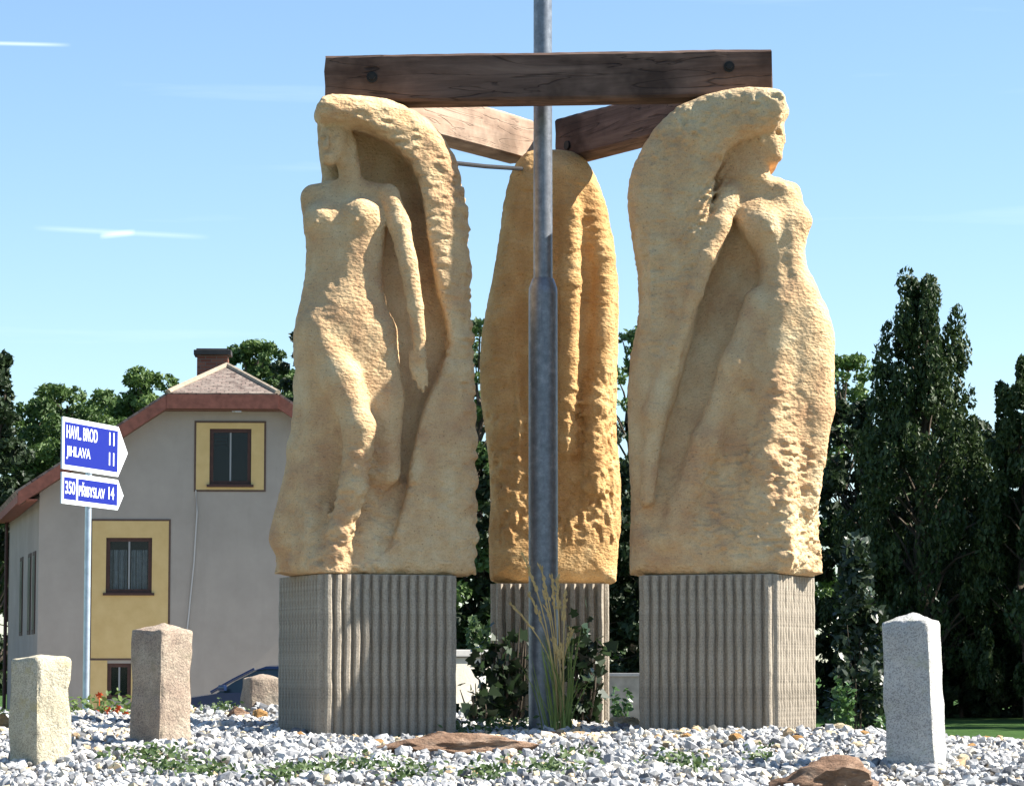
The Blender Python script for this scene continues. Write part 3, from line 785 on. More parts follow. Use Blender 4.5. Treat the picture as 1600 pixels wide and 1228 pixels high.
simple('bolt_iron', (0.02, 0.018, 0.017), 0.6, 0.4, 0.4, 30)
def bolt(parent, loc):
    m = MB(); m.tube([(0, 0.01, 0), (0, -0.004, 0)], 0.026, 18); 
    o = m.build('bolt', M['bolt_iron'], parent); o.location = loc
    m = MB(); m.tube([(0, -0.004, 0), (0, -0.016, 0)], 0.015, 6); m.build('nut', M['bolt_iron'], o)

BH = 0.222; BW = 0.19
pL = ray_at(508, 159, -0.16); pR = ray_at(1207, 150, -0.16)
zbm = 0.5 * (pL.z + pR.z); lenb = (pR - pL).length
root = empty('timber_beam', (0.5 * (pL.x + pR.x), -0.06, zbm), R(-1.0)); root.rotation_euler = (0, -math.atan2(pR.z - pL.z, pR.x - pL.x), R(-0.6))
link('beam_body', beam_mesh(lenb, BW, BH, M['timber_shaded'], 1), root)
for px, py in ((582, 117), (1140, 109)):
    q = ray_at(px, py, -0.16); bolt(root, (q.x - root.location.x, -BW / 2 - 0.003, q.z - zbm))
tag(root, 'weathered timber beam coloured dark for shade, with two iron bolts, lying across the two front statues', 'beam', 'timber beams on the statues')

BB = 0.165
def back_beam(sx, mat, label, seed):
    # inner face passes (sx*.53, .8) in plan, running to the back statue
    c = np.array((0.172 + sx * 0.53, 0.8)); d = np.array((-sx * 0.53, 0.848)); d /= np.linalg.norm(d)
    nrm = np.array((sx * d[1], sx * -d[0] * -1.0)); nrm = np.array((sx * abs(d[1]), abs(d[0]))) 
    c = c + nrm * BB / 2
    t0 = (0.33 - c[1]) / d[1]; t1 = (1.60 - c[1]) / d[1]
    p0 = c + d * t0; p1 = c + d * t1; mid = (p0 + p1) / 2
    root = empty('timber_beam', (mid[0], mid[1], zbm - 0.004), math.atan2(d[1], d[0]))
    link('beam_body', beam_mesh(np.linalg.norm(p1 - p0), BB, BH, mat, seed), root)
    L = np.linalg.norm(p1 - p0)
    for u in ((L / 2 - 0.12,) if sx > 0 else ()):
        side = -1 if sx < 0 else 1
        m = MB(); m.tube([(0, 0.01 * -side, 0), (0, 0.010 * side, 0)], 0.024, 16)
        o = m.build('bolt', M['bolt_iron'], root); o.location = (u, side * (BB / 2 + 0.002), BH * .3)
    tag(root, label, 'beam', 'timber beams on the statues')
back_beam(-1, M['timber_sunlit'], 'sunlit pale timber beam slanting back to the ochre statue from the left one', 2)
back_beam(1, M['timber_shaded'], 'dark shaded timber beam slanting back to the ochre statue from the right one', 3)

# thin iron tie rod between the left and the back statue
m = MB(); a = ray_at(700, 254, 0.25); b = ray_at(815, 264, 1.25)
m.tube([a, (a + b) / 2 + Vector((0, 0, -0.004)), b], 0.011, 8)
o = m.build('tie_rod', simple('rod_iron', (0.03, 0.03, 0.032), 0.8, 0.2, 0.0, 40).m, smooth=True)
tag(o, 'thin dark iron rod strung between the left statue and the back statue', 'rod')

# ------------------------------------------------------------------ galvanised lamp post
t = NT('galvanised', 0.48, 0.5); t.b.inputs['Metallic'].default_value = 0.55
c = t.ramp(t.noise(26, 5, 0.7), [(0.3, (0.13, 0.145, 0.17)), (0.55, (0.21, 0.23, 0.26)), (0.75, (0.32, 0.34, 0.37))])
c = t.mix(t.ramp(t.noise(1, 4, 0.7, t.coord((30, 30, 2.0))), [(0.5, (0, 0, 0)), (0.72, (0.5, 0.5, 0.5))]), c, (0.09, 0.10, 0.13))
t.color(c); t.bump(t.noise(60, 3), 0.15, 0.003); M['galvanised'] = t.m
PY = 0.24
pc = ray_at(849, 1000, PY); zj = ray_at(849, 452, PY).z
root = empty('lamp_post', (pc.x, PY, 1.0))
def turned(prof, name, parent, seg=40):
    m = MB(); vs = []; fs = []; n = len(prof)
    for r_, z in prof:
        vs += [(r_ * math.cos(2 * math.pi * k / seg), r_ * math.sin(2 * math.pi * k / seg), z - 1.0) for k in range(seg)]
    for i in range(n - 1):
        for k in range(seg):
            a = i * seg + k; b = i * seg + (k + 1) % seg; fs.append((a, b, b + seg, a + seg))
    fs += [tuple(reversed(range(seg))), tuple(range((n - 1) * seg, n * seg))]
    m.add(vs, fs); return m.build(name, M['galvanised'], parent, smooth=True)
R1, R2 = 0.0700, 0.0458
turned([(R1, 0.95), (R1 * 0.99, zj - 0.02)], 'lower_tube', root)
turned([(R1 * 0.99, zj - 0.0199), (R1 * 0.97, zj + 0.005), (R2 + 0.006, zj + 0.05), (R2 + 0.001, zj + 0.052)], 'shoulder', root)
turned([(R2, zj + 0.03), (R2 * 0.95, 5.6), (R2 * 0.7, 7.6)], 'upper_tube', root)
m = MB(); m.tube([(0, 0, 6.5), (0, -0.2, 6.75), (0, -0.7, 6.9), (0, -1.2, 6.93)], 0.032, 12); m.build('bracket_arm', M['galvanised'], root, smooth=True)
m = MB(); m.box(-.13, .13, -1.75, -1.1, 6.88, 7.0); m.build('lamp_head', simple('lamp_grey', (.3, .31, .32), .5, .5).m, root, bevel=0.04, smooth=True)
tag(root, 'galvanised steel lamp post stepped in thickness, standing between the three statues', 'lamp post')
# ------------------------------------------------------------------ granite posts and rocks
def granite(name, lo, mid, hi, spk, lichen=None):
    t = NT(name, 0.9, 0.25)
    c = t.ramp(t.noise(6, 5, 0.65), [(0.3, lo), (0.5, mid), (0.7, hi)])
    v = t.voro(260, out='Color')
    sx = t.new('ShaderNodeSeparateColor'); t.l(v, sx.inputs[0])
    c = t.mix(1.0, c, t.ramp(sx.outputs[0], [(0.15, (spk, spk, spk)), (0.4, (0.92, 0.92, 0.92)), (0.9, (1.1, 1.1, 1.08))]), 'MULTIPLY')
    if lichen:
        c = t.mix(t.ramp(t.noise(9, 5, 0.7), [(0.55, (0, 0, 0)), (0.66, (0.7, 0.7, 0.7))]), c, lichen)
    t.color(c)
    n1 = t.bump(t.noise(22, 5, 0.7), 0.6, 0.02); t.bump(t.noise(110, 3, 0.7), 0.6, 0.006, n1)
    M[name] = t.m
granite('granite_pale', (0.38, 0.37, 0.35), (0.46, 0.45, 0.43), (0.54, 0.53, 0.50), 0.62, (0.36, 0.36, 0.28))
granite('granite_yellow', (0.40, 0.35, 0.25), (0.48, 0.43, 0.32), (0.55, 0.50, 0.40), 0.65, (0.40, 0.34, 0.18))
granite('granite_brown', (0.27, 0.20, 0.155), (0.36, 0.285, 0.22), (0.44, 0.37, 0.29), 0.65, (0.24, 0.20, 0.14))

def bumpy(bm, amp, sc, seed):
    for v in bm.verts:
        q = v.co * sc + Vector((seed * 3.7, seed, 0))
        v.co += v.normal * (mnoise.noise(q) * amp + mnoise.noise(q * 2.7) * amp * .5 + mnoise.noise(q * 7) * amp * .22)

def granite_post(px_c, py_base, Y, side, height, rot, peak, mat, label, lean=(0, 0), seed=1, taper=0.97, dy=0):
    bm = bmesh.new(); bmesh.ops.create_cube(bm, size=1)
    for v in bm.verts:
        v.co.x *= side * (taper if v.co.z > 0 else 1); v.co.y *= side * (taper if v.co.z > 0 else 1)
        v.co.z = height if v.co.z > 0 else -0.18
    bmesh.ops.bevel(bm, geom=list(bm.edges), offset=0.016, segments=2, affect='EDGES', profile=0.6)
    top = max(bm.faces, key=lambda f: f.calc_center_median().z)
    r = bmesh.ops.poke(bm, faces=[top]); r['verts'][0].co.z += peak; r['verts'][0].co.x += side * .06
    bmesh.ops.triangulate(bm, faces=bm.faces)
    for _ in range(4):
        bmesh.ops.subdivide_edges(bm, edges=[e for e in bm.edges if e.calc_length() > 0.022], cuts=1)
        bmesh.ops.triangulate(bm, faces=[f for f in bm.faces if len(f.verts) > 3])
    bm.normal_update(); bumpy(bm, 0.010, 9, seed)
    for v in bm.verts:
        v.co.x += mnoise.noise(v.co * 45 + Vector((seed, 0, 0))) * .002; v.co.y += mnoise.noise(v.co * 45 + Vector((0, seed, 9))) * .002
    for f in bm.faces: f.smooth = True
    me = bpy.data.meshes.new('granite_post'); bm.to_mesh(me); bm.free(); me.materials.append(mat)
    p = ray_at(px_c, py_base, Y); z = float(mound_z(p.x, Y))
    o = link('granite_post', me, loc=(p.x, Y, z), rot=(lean[0], lean[1], rot))
    tag(o, label, 'stone post', 'granite posts round the monument'); return o, (p.x, Y)
posts = []
for args in (
    (62, 1190, -2.56, 0.172, 0.395, R(48), 0.012, M['granite_yellow'], 'short flat-topped granite post at the left edge, yellowish sunlit face', (0, R(-.5)), 3),
    (251, 1160, -1.40, 0.188, 0.475, R(49), 0.035, M['granite_brown'], 'brown granite post with low pointed top, in front of the house', (0, R(.5)), 5),
    (1433, 1197, -2.85, 0.186, 0.530, R(-23), 0.028, M['granite_pale'], 'tall pale grey granite post leaning slightly, right of the monument', (0, R(-2.0)), 8),
    (408, 1104, 4.05, 0.20, 0.19, R(20), 0.025, M['granite_brown'], 'low rounded granite post half hidden behind the left pedestal', (0, 0), 11)):
    o, xy = granite_post(*args[:9], lean=args[9], seed=args[10]); posts.append((xy[0], xy[1], 0.12, args[5]))

def rock(px, py, Y, dims, mat, label, seed, rz=0.0, sink=0.3, cat='rock', sub=4, group=None, amp=0.3, z=None):
    bm = bmesh.new(); bmesh.ops.create_icosphere(bm, subdivisions=sub, radius=1)
    rng = random.Random(seed)
    for _ in range(9):      # broken facets
        n = Vector((rng.gauss(0, 1), rng.gauss(0, 1), rng.gauss(0, .8))).normalized(); d = rng.uniform(.55, .85)
        for v in bm.verts:
            s_ = v.co.dot(n) - d
            if s_ > 0: v.co -= n * s_ * .92
    bm.normal_update(); bumpy(bm, amp * .5, 2.2, seed)
    for v in bm.verts: v.co = Vector((v.co.x * dims[0], v.co.y * dims[1], v.co.z * dims[2]))
    for f in bm.faces: f.smooth = True
    bm.normal_update()
    for e in bm.edges:
        if len(e.link_faces) == 2 and e.calc_face_angle(0) > R(32): e.smooth = False
    me = bpy.data.meshes.new('rock'); bm.to_mesh(me); bm.free(); me.materials.append(mat)
    p = ray_at(px, py, Y); zz = float(mound_z(p.x, Y)) if z is None else z
    o = link('rock', me, loc=(p.x, Y, zz + dims[2] * (1 - 2 * sink) * .8), rot=(0, 0, rz))
    return tag(o, label, cat, group)

def rock_mat(name, lo, mid, hi):
    t = NT(name, 0.92, 0.2)
    t.color(t.ramp(t.noise(7, 6, 0.7, t.coord((1, 1, 2.2))), [(0.3, lo), (0.5, mid), (0.7, hi)]))
    n1 = t.bump(t.noise(18, 6, 0.7, t.coord((1, 1, 2.5))), 1.0, 0.04); t.bump(t.noise(100, 3), 0.4, 0.005, n1); M[name] = t.m
rock_mat('rock_brown', (0.16, 0.09, 0.055), (0.28, 0.175, 0.115), (0.42, 0.31, 0.23))
rock_mat('rock_orange', (0.30, 0.15, 0.05), (0.46, 0.26, 0.10), (0.55, 0.38, 0.2))
rock_mat('rock_cream', (0.42, 0.33, 0.2), (0.55, 0.46, 0.31), (0.62, 0.55, 0.43))
def Yg(px, py):
    """depth at which the line of sight through a pixel meets the mound"""
    for Y in np.arange(-6, 8, 0.02):
        p = ray_at(px, py, Y)
        if p.z <= float(mound_z(p.x, Y)): return float(Y)
    return 3.0
rock(708, 1176, -1.95, (0.33, 0.15, 0.062), M['rock_brown'], 'long flat brown rock lying in the gravel before the lamp post', 4, R(4), .35)
rock(680, 1140, -0.95, (0.10, 0.07, 0.04), M['rock_brown'], 'small brown rock at the foot of the left pedestal', 9, R(-15), .3)
rock(1298, 1225, -3.62, (0.22, 0.18, 0.10), M['rock_brown'], 'big rough brown rock cut off by the bottom edge', 6, R(10), .42)
rock(372, 1114, 3.0, (0.065, 0.06, 0.055), M['rock_brown'], 'dark brown rock beside an orange one near the left pedestal', 14, 0.3, .35)
rock(406, 1113, 2.6, (0.055, 0.05, 0.05), M['rock_orange'], 'rounded orange rock close behind the left pedestal', 15, 1.3, .3)
rock(3, 1118, 0.6, (0.05, 0.05, 0.05), M['rock_orange'], 'reddish rock at the left edge behind the short granite post', 17, .4, .3)
rock(975, 1122, 0.4, (0.085, 0.05, 0.05), M['rock_cream'], 'cream broken rock between the lamp post and the right pedestal', 18, .2, .25)
rock(795, 1118, 0.5, (0.06, 0.04, 0.03), M['rock_cream'], 'cream flat rock left of the lamp post foot', 19, .5, .25)
rock(1318, 1133, -0.3, (0.075, 0.05, 0.04), M['rock_cream'], 'cream rock beside the sunlit right pedestal', 20, .1, .3)
rock(850, 1140, -0.4, (0.10, 0.05, 0.03), M['rock_brown'], 'brown rock at the foot of the lamp post', 21, .1, .4)
rngr = random.Random(77)
spots = [(298, 1143), (330, 1150), (470, 1152), (505, 1160), (540, 1158), (590, 1163), (440, 1146), (1040, 1165), (1075, 1155), (1100, 1176), (1125, 1165), (1150, 1157), (1180, 1167), (1215, 1170), (1245, 1160), (1060, 1150), (925, 1180), (1350, 1150), (1390, 1143), (1300, 1150), (1540, 1160), (1505, 1190), (1580, 1165), (1020, 1147), (700, 1205), (1340, 1168), (1520, 1172), (240, 1180)]
for i, (px, py) in enumerate(spots):
    Y = Yg(px, py)
    rock(px, py, Y, (rngr.uniform(.028, .048), rngr.uniform(.022, .034), rngr.uniform(.016, .026)), M[('rock_cream', 'rock_cream', 'rock_orange')[i % 3]],
         'tawny cobble larger than the grey gravel, ' + ('at the foot of the left pedestal' if px < 620 else 'before the lamp post' if px < 1000 else 'at the foot of the right pedestal' if px < 1330 else 'beside the pale granite post'), 200 + i, rngr.uniform(0, 6), .3, 'stone', 2, 'tawny cobbles in the gravel')

keep = [(XL, FRONT_Y, .34, R(21.6)), (XR, FRONT_Y, .34, R(-21.6)), (XB, BACK_Y, .30, 0)] + [(a, b, .085, c) for a, b, c, c2 in [(q[0], q[1], q[3], 0) for q in posts]]
gravel_patch('gravel', 44000, (-3.0, 3.3), (-4.2, 3.2), 0.0165, 5, 'white and blue-grey crushed stone gravel covering the mound', keep)
gravel_patch('gravel', 14000, (-5.5, 5.8), (-5.5, 6.2), 0.026, 9, 'coarser white gravel on the outer slope of the mound', keep, (-2.95, 3.25, -4.15, 3.15))
# ------------------------------------------------------------------ house with half-hipped roof
HPHI = R(3.0); HU = Vector((math.cos(HPHI), math.sin(HPHI), 0)); HV = Vector((-math.sin(HPHI), math.cos(HPHI), 0))
HO = ray_at(60, 900, 57.0); HO.z = 0.0
def house_uz(px, py):
    a = (px - 800) / FPX; b = (614 - py) / FPX
    d = Vector((a, math.cos(PITCH) - b * math.sin(PITCH), math.sin(PITCH) + b * math.cos(PITCH)))
    c = Vector(CAM); tt = (HO - c).dot(HV) / d.dot(HV); p = c + d * tt
    return (p - HO).dot(HU), p.z
t = NT('render_grey', 0.95, 0.1)
c = t.ramp(t.noise(0.9, 6, 0.65), [(0.3, (0.30, 0.27, 0.24)), (0.6, (0.35, 0.315, 0.28)), (0.8, (0.39, 0.355, 0.315))])
c = t.mix(t.ramp(t.noise(1, 4, 0.6, t.coord((2.2, 2.2, 0.35))), [(0.55, (0, 0, 0)), (0.8, (0.4, 0.4, 0.4))]), c, (0.24, 0.22, 0.195))
t.color(c); t.bump(t.noise(60, 4), 0.4, 0.01); M['render_grey'] = t.m
t = NT('render_yellow', 0.95, 0.1)
t.color(t.ramp(t.noise(2.5, 5, 0.6), [(0.3, (0.53, 0.375, 0.165)), (0.7, (0.61, 0.45, 0.215))])); t.bump(t.noise(60, 3), 0.3, 0.01); M['render_yellow'] = t.m
simple('line_brown', (0.10, 0.065, 0.05), 0.8, nscale=8); simple('frame_brown', (0.055, 0.022, 0.016), 0.6, 0.4, nscale=12, namp=.3)
simple('fascia', (0.23, 0.085, 0.06), 0.7, 0.3, nscale=6, namp=.25)
simple('curtain', (0.5, 0.52, 0.55), 0.9, nscale=9, namp=.2); simple('room_dark', (0.02, 0.02, 0.022), 0.95)
t = NT('window_glass', 0.04, 0.6); t.color((0.02, 0.025, 0.03))
_tr = t.new('ShaderNodeBsdfTransparent'); _tr.inputs[0].default_value = (.85, .9, .92, 1); _mx = t.new('ShaderNodeMixShader'); _mx.inputs[0].default_value = 0.72
t.l(t.b.outputs[0], _mx.inputs[1]); t.l(_tr.outputs[0], _mx.inputs[2]); t.l(_mx.outputs[0], t.t.nodes['Material Output'].inputs['Surface']); M['window_glass'] = t.m
t = NT('roof_tiles', 0.9, 0.15)
bk = t.new('ShaderNodeTexBrick'); t.l(t.tc.outputs['UV'], bk.inputs['Vector'])
bk.inputs['Scale'].default_value = 1.0; bk.inputs['Brick Width'].default_value = 0.19; bk.inputs['Row Height'].default_value = 0.15; bk.inputs['Mortar Size'].default_value = 0.015
bk.inputs['Color1'].default_value = (0.10, 0.07, 0.06, 1); bk.inputs['Color2'].default_value = (0.26, 0.19, 0.16, 1); bk.inputs['Mortar'].default_value = (0.05, 0.04, 0.035, 1)
t.color(t.mix(t.ramp(t.noise(5, 6, 0.75), [(0.40, (0, 0, 0)), (0.62, (0.85, 0.85, 0.85))]), bk.outputs['Color'], (0.27, 0.225, 0.19)))
t.bump(bk.outputs['Fac'], -0.8, 0.03); M['roof_tiles'] = t.m
t = NT('chimney_brick', 0.9, 0.15)
bk = t.new('ShaderNodeTexBrick'); t.l(t.coord((1, 1, 1), rot=(R(90), 0, 0)), bk.inputs['Vector'])
bk.inputs['Scale'].default_value = 1.0; bk.inputs['Brick Width'].default_value = 0.27; bk.inputs['Row Height'].default_value = 0.08; bk.inputs['Mortar Size'].default_value = 0.008
bk.inputs['Color1'].default_value = (0.17, 0.06, 0.04, 1); bk.inputs['Color2'].default_value = (0.25, 0.10, 0.065, 1); bk.inputs['Mortar'].default_value = (0.16, 0.13, 0.11, 1)
t.color(bk.outputs['Color']); M['chimney_brick'] = t.m

house = empty('house', HO, HPHI)          # local: x = along the front, y = depth, z = up
up, zp = house_uz(350, 590)
HW = 2 * up; HD = 10.5
SL = 0.665; ZR = 8.75
def roof_z(u): return ZR - SL * abs(u - up)
eave_u = 0.0; wall_l = roof_z(0) - 0.18
# openings (u0, u1, z0, z1)
def rect(px0, py0, px1, py1):
    a = house_uz(px0, py1); b = house_uz(px1, py0); return a[0], b[0], a[1], b[1]
w_up = rect(327, 670, 393, 757); p_up = rect(306, 661, 413, 765)
w_lo = rect(165, 840, 238, 926); p_lo = list(rect(143, 814, 264, 926)); p_lo[2] = 0.15
w_ba = rect(167, 1036, 205, 1092)
p_hide = house_uz(545, 814); 
# front wall as a grid of solid pieces around the openings
hz = 7.62
us = sorted({0.0, HW, w_lo[0], w_lo[1], w_up[0], w_up[1], w_ba[1]})
fr = MB()
def clip_cell(u0, u1, z0, z1):
    n = 10; out = []
    top0 = min(z1, roof_z(u0) - .12, hz); top1 = min(z1, roof_z(u1) - .12, hz)
    if max(top0, top1) <= z0: return
    pts = [(u0, z0), (u1, z0), (u1, max(top1, z0 + .001))]
    for brk in (up + (ZR - .12 - z1) / SL, up + (ZR - .12 - hz) / SL, up - (ZR - .12 - hz) / SL, up - (ZR - .12 - z1) / SL):
        if u0 < brk < u1: pts.append((brk, min(z1, hz, roof_z(brk) - .12)))
    pts.append((u0, max(top0, z0 + .001)))
    fr.prism(pts, 0.0, 0.35, lambda p, t: (p[0], t, p[1]))
holes = [w_lo, w_up, w_ba]
zs = sorted({0.0, 9.0, w_lo[2], w_lo[3], w_up[2], w_up[3], w_ba[2], w_ba[3]})
for a, b in zip(us[:-1], us[1:]):
    run = None
    for z0, z1 in zip(zs[:-1], zs[1:]):
        um, zm = (a + b) / 2, (z0 + z1) / 2
        solid = not any(h[0] < um < h[1] and h[2] < zm < h[3] for h in holes)
        if solid: run = (run[0], z1) if run else (z0, z1)
        if (not solid or z1 == zs[-1]) and run: clip_cell(a, b, *run); run = None
fr.build('front_wall', M['render_grey'], house)
FL = -1.9        # left side wall skewed outwards, invented so the front keeps out of sun
sw = MB(); sw.prism([(0.0, 0.351), (0.3, 0.351), (FL + .3, HD), (FL, HD)], 0, wall_l, lambda p, t: (p[0], p[1], t)); sw.build('side_wall', M['render_grey'], house)
sw = MB(); sw.box(HW - 0.3, HW, 0.351, HD, 0, wall_l); sw.build('side_wall', M['render_grey'], house)
bw = MB(); bw.prism([(FL, 0), (HW, 0), (HW, wall_l), (up, ZR - .3), (FL, wall_l - .05)], HD, HD + .3, lambda p, t: (p[0], t, p[1])); bw.build('back_wall', M['render_grey'], house)
m = MB(); m.box(0.31, HW - 0.31, 0.5, HD - .01, 2.9, 3.0); m.box(0.31, HW - .31, 2.0, 2.1, 0.1, 5.2); m.build('interior', M['room_dark'], house)

def panel(r, hole, name='yellow_surround'):
    u0, u1, z0, z1 = r; m = MB()
    m.box(u0, hole[0] + .001, -0.012, -0.001, z0, z1); m.box(hole[1] - .001, u1, -0.012, -0.001, z0, z1)
    m.box(hole[0] + .001, hole[1] - .001, -0.012, -0.001, z0, hole[2]); m.box(hole[0] + .001, hole[1] - .001, -0.012, -0.001, hole[3], z1)
    o = m.build(name, M['render_yellow'], house)
    e = 0.045; m = MB()
    m.box(u0 - e, u0, -0.016, -0.001, z0 - e, z1 + e); m.box(u1, u1 + e, -0.016, -0.001, z0 - e, z1 + e)
    m.box(u0, u1, -0.016, -0.001, z1, z1 + e); m.box(u0, u1, -0.016, -0.001, z0 - e, z0)
    m.build('painted_line', M['line_brown'], o)
panel(p_up, w_up)
lo_hole_panel = (p_lo[0], p_lo[1], w_ba[3] + 0.12, p_lo[3]); panel(lo_hole_panel, w_lo)
m = MB(); m.box(p_lo[0], w_ba[0], -0.012, -0.001, .15, w_ba[3] + .07); m.box(w_ba[1], p_lo[1], -0.012, -0.001, .15, w_ba[3] + .07); m.build('yellow_surround', M['render_yellow'], house)
def window(h, curtain=True, mull=True, sill=True):
    u0, u1, z0, z1 = h; f = 0.09; y0, y1 = 0.03, 0.11
    m = MB(); m.box(u0, u0 + f, y0, y1, z0, z1); m.box(u1 - f, u1, y0, y1, z0, z1)
    m.box(u0 + f, u1 - f, y0, y1, z1 - f, z1); m.box(u0 + f, u1 - f, y0, y1, z0, z0 + f)
    w = m.build('window', M['frame_brown'], house)
    uc = (u0 + u1) / 2
    if mull:
        m = MB(); m.box(uc - .02, uc + .02, y0 + .01, y1 - .01, z0 + f, z1 - f); m.build('mullion', simple('mullion_grey', (.25, .26, .27), .6).m, w)
    for a, b in (((u0 + f, uc - .02), (uc + .02, u1 - f)) if mull else ((u0 + f, u1 - f),)):
        for aa, bb in ((a, b),):
            m = MB(); m.box(aa, bb, 0.06, 0.066, z0 + f, z1 - f); m.build('pane', M['window_glass'], w)
    if curtain:
        m = MB(); n = 60; L = u1 - u0 - 2 * f; vs = []; fs = []
        for i in range(n + 1):
            u = u0 + f + L * i / n; y = 0.15 + 0.025 * math.sin(i * 1.3) + .01 * math.sin(i * 2.9)
            vs += [(u, y, z0 + .05), (u, y, z1 - .05 - .18 * (h[3] - h[2]))]
        for i in range(n):
            if 26 <= i <= 32 or i % 9 == 4: continue
            fs.append((2 * i, 2 * i + 2, 2 * i + 3, 2 * i + 1))
        m.add(vs, fs); m.build('curtain', M['curtain'], w)
    if sill:
        m = MB(); m.box(u0 - .06, u1 + .06, -0.08, 0.03, z0 - .06, z0 - 0.001); m.build('sill', M['frame_brown'], w)
window(w_up, False); window(w_lo, True); window(w_ba, False, True, False)
# side windows on the left wall: narrow openings seen edge-on
for v0 in (1.2, 2.6, 5.2):
    A_ = Matrix.Translation((0, .351, 0)) @ Matrix.Rotation(math.atan2(-FL, HD - .351), 4, 'Z')
    m = MB(); m.box(-0.02, -0.001, v0, v0 + .9, 2.35, 4.35, A_); w = m.build('window', M['frame_brown'], house)
    m = MB(); m.box(-0.028, -0.0201, v0 + .1, v0 + .8, 2.45, 4.25, A_); m.build('pane', simple('glass_dark', (.03, .03, .03), .35, .25).m, w)
# roof
def roof_plane(name, pts, thick=0.14, mat='roof_tiles'):
    P = [Vector(p) for p in pts]; n = (P[1] - P[0]).cross(P[2] - P[0]).normalized()
    if n.z < 0: n = -n
    m = MB(); k = len(P)
    m.add(P + [p + n * thick for p in P], [tuple(range(k)), tuple(range(k, 2 * k))] + [(i, (i + 1) % k, k + (i + 1) % k, k + i) for i in range(k)])
    o = m.build(name, M[mat], house)
    me = o.data; uv = me.uv_layers.new(name='UVMap')
    e = Vector((0, 0, 1)).cross(n).normalized(); s_ = n.cross(e)
    for lp in me.loops:
        co = me.vertices[lp.vertex_index].co; uv.data[lp.index].uv = (co.dot(e), co.dot(s_))
    return o
OV = 0.45; u_h = 1.30; z_h = ZR - SL * u_h; y_h = 1.7
e_l, e_r = -0.45, HW + 0.45
k1 = 1.1   # eaves flare a little
roof_plane('roof', [(up - u_h, -OV, z_h), (up, y_h, ZR), (up, HD + .5, ZR), (e_l + FL, HD + .5, roof_z(e_l)), (e_l, -OV, roof_z(e_l))])
roof_plane('roof', [(up + u_h, -OV, z_h), (up, y_h, ZR), (up, HD + .5, ZR), (e_r, HD + .5, roof_z(e_r)), (e_r, -OV, roof_z(e_r))])
hip = roof_plane('roof', [(up - u_h + .002, -OV, z_h), (up + u_h - .002, -OV, z_h), (up, y_h - .003, ZR - .002)])
# ridge / hip tiles
m = MB()
for s_ in (-1, 1): m.tube([(up + s_ * u_h, -OV, z_h + .15), (up, y_h, ZR + .15)], 0.075, 8)
m.tube([(up, y_h, ZR + .15), (up, HD + .5, ZR + .15)], 0.08, 8)
m.build('hip_tiles', simple('hip_tile', (.33, .27, .2), .9, nscale=8, namp=.25).m, hip)
# fascia boards along verges and hip eave
for s_ in (-1, 1):
    m = MB()
    a = (up + s_ * u_h, z_h); b = (e_l if s_ < 0 else e_r, roof_z(e_l))
    m.prism([(a[0], a[1] - .22), (b[0], b[1] - .22), (b[0], b[1] + .10), (a[0], a[1] + .10)], -OV - .04, -OV - .002, lambda p, t: (p[0], t, p[1]))
    m.build('fascia', M['fascia'], house)
m = MB(); m.box(up - u_h - .02, up + u_h + .02, -OV - .06, -OV - .042, z_h - .24, z_h + .10); m.build('fascia', M['fascia'], house)
m = MB()
m.box(up - u_h - .1, up + u_h + .1, -OV, 0.0, z_h - .26, z_h - .22)
for s_ in (-1, 1):
    a = (up + s_ * (u_h + .0), z_h); b = (e_l if s_ < 0 else e_r, roof_z(e_l))
    m.prism([(a[0], a[1] - .20), (b[0], b[1] - .20), (b[0], b[1] - .17), (a[0], a[1] - .17)], -OV, 0.0, lambda p, t: (p[0], t, p[1]))
    m.box(a[0] - .12, a[0] + .12, -OV - .05, 0.0, z_h - .5, z_h - .265) if False else None
m.build('soffit', simple('soffit_brown', (.12, .06, .045), .8).m, house)
for a_, b_, c_ in ((e_l - .02, e_l + .021, 0.0), (e_r - .021, e_r + .02, HW)):
    k_ = FL if c_ == 0 else 0
    m = MB(); m.prism([(a_, -OV), (b_, -OV), (b_ + k_, HD + .5), (a_ + k_, HD + .5)], roof_z(e_l) - .16, roof_z(e_l) + .06, lambda p, t: (p[0], p[1], t)); m.build('eaves_board', M['fascia'], house)
    p_, q_ = (b_, c_) if c_ == 0 else (c_, a_)
    m = MB(); m.prism([(p_, -OV), (q_, -OV), (q_ + k_, HD + .4), (p_ + k_, HD + .4)], roof_z(e_l) - .10, roof_z(e_l) - .07, lambda p, t: (p[0], p[1], t)); m.build('eaves_soffit', M['fascia'], house)
# chimney
cu, _ = house_uz(328, 560); cy = 2.6; zc = ray_at(328, 546, HO.y + cy).z
cu = cu - 0.02 * cy
m = MB(); m.box(cu - .38, cu + .38, cy - .25, cy + .35, 7.0, zc - .14); ch = m.build('chimney', M['chimney_brick'], house)
m = MB(); m.box(cu - .46, cu + .46, cy - .33, cy + .43, zc - .139, zc - .02); m.box(cu - .40, cu + .40, cy - .27, cy + .37, zc - .02, zc + .02); m.build('chimney_cap', simple('cap_dark', (.05, .045, .045), .8, nscale=9).m, ch, bevel=.01)
# cable down the facade, gutter pipe at the left corner
def hp(px, py, y=-0.03): u, z = house_uz(px, py); return (u, y, z)
m = MB(); m.tube([hp(306, 766), hp(308, 800), hp(303, 880), hp(296, 950), hp(290, 1010), hp(286, 1080)], 0.018, 6); m.build('cable', simple('cable_grey', (.45, .44, .43), .7).m, house)
m = MB(); m.tube([(FL - .06, HD - .1, 0.1), (FL - .06, HD - .1, wall_l), (FL - .35, HD - .1, wall_l + .15)], 0.05, 8); m.build('downpipe', M['frame_brown'], house)
tag(house, 'grey rendered house with yellow window surrounds, half-hipped tiled roof and brick chimney', 'house')
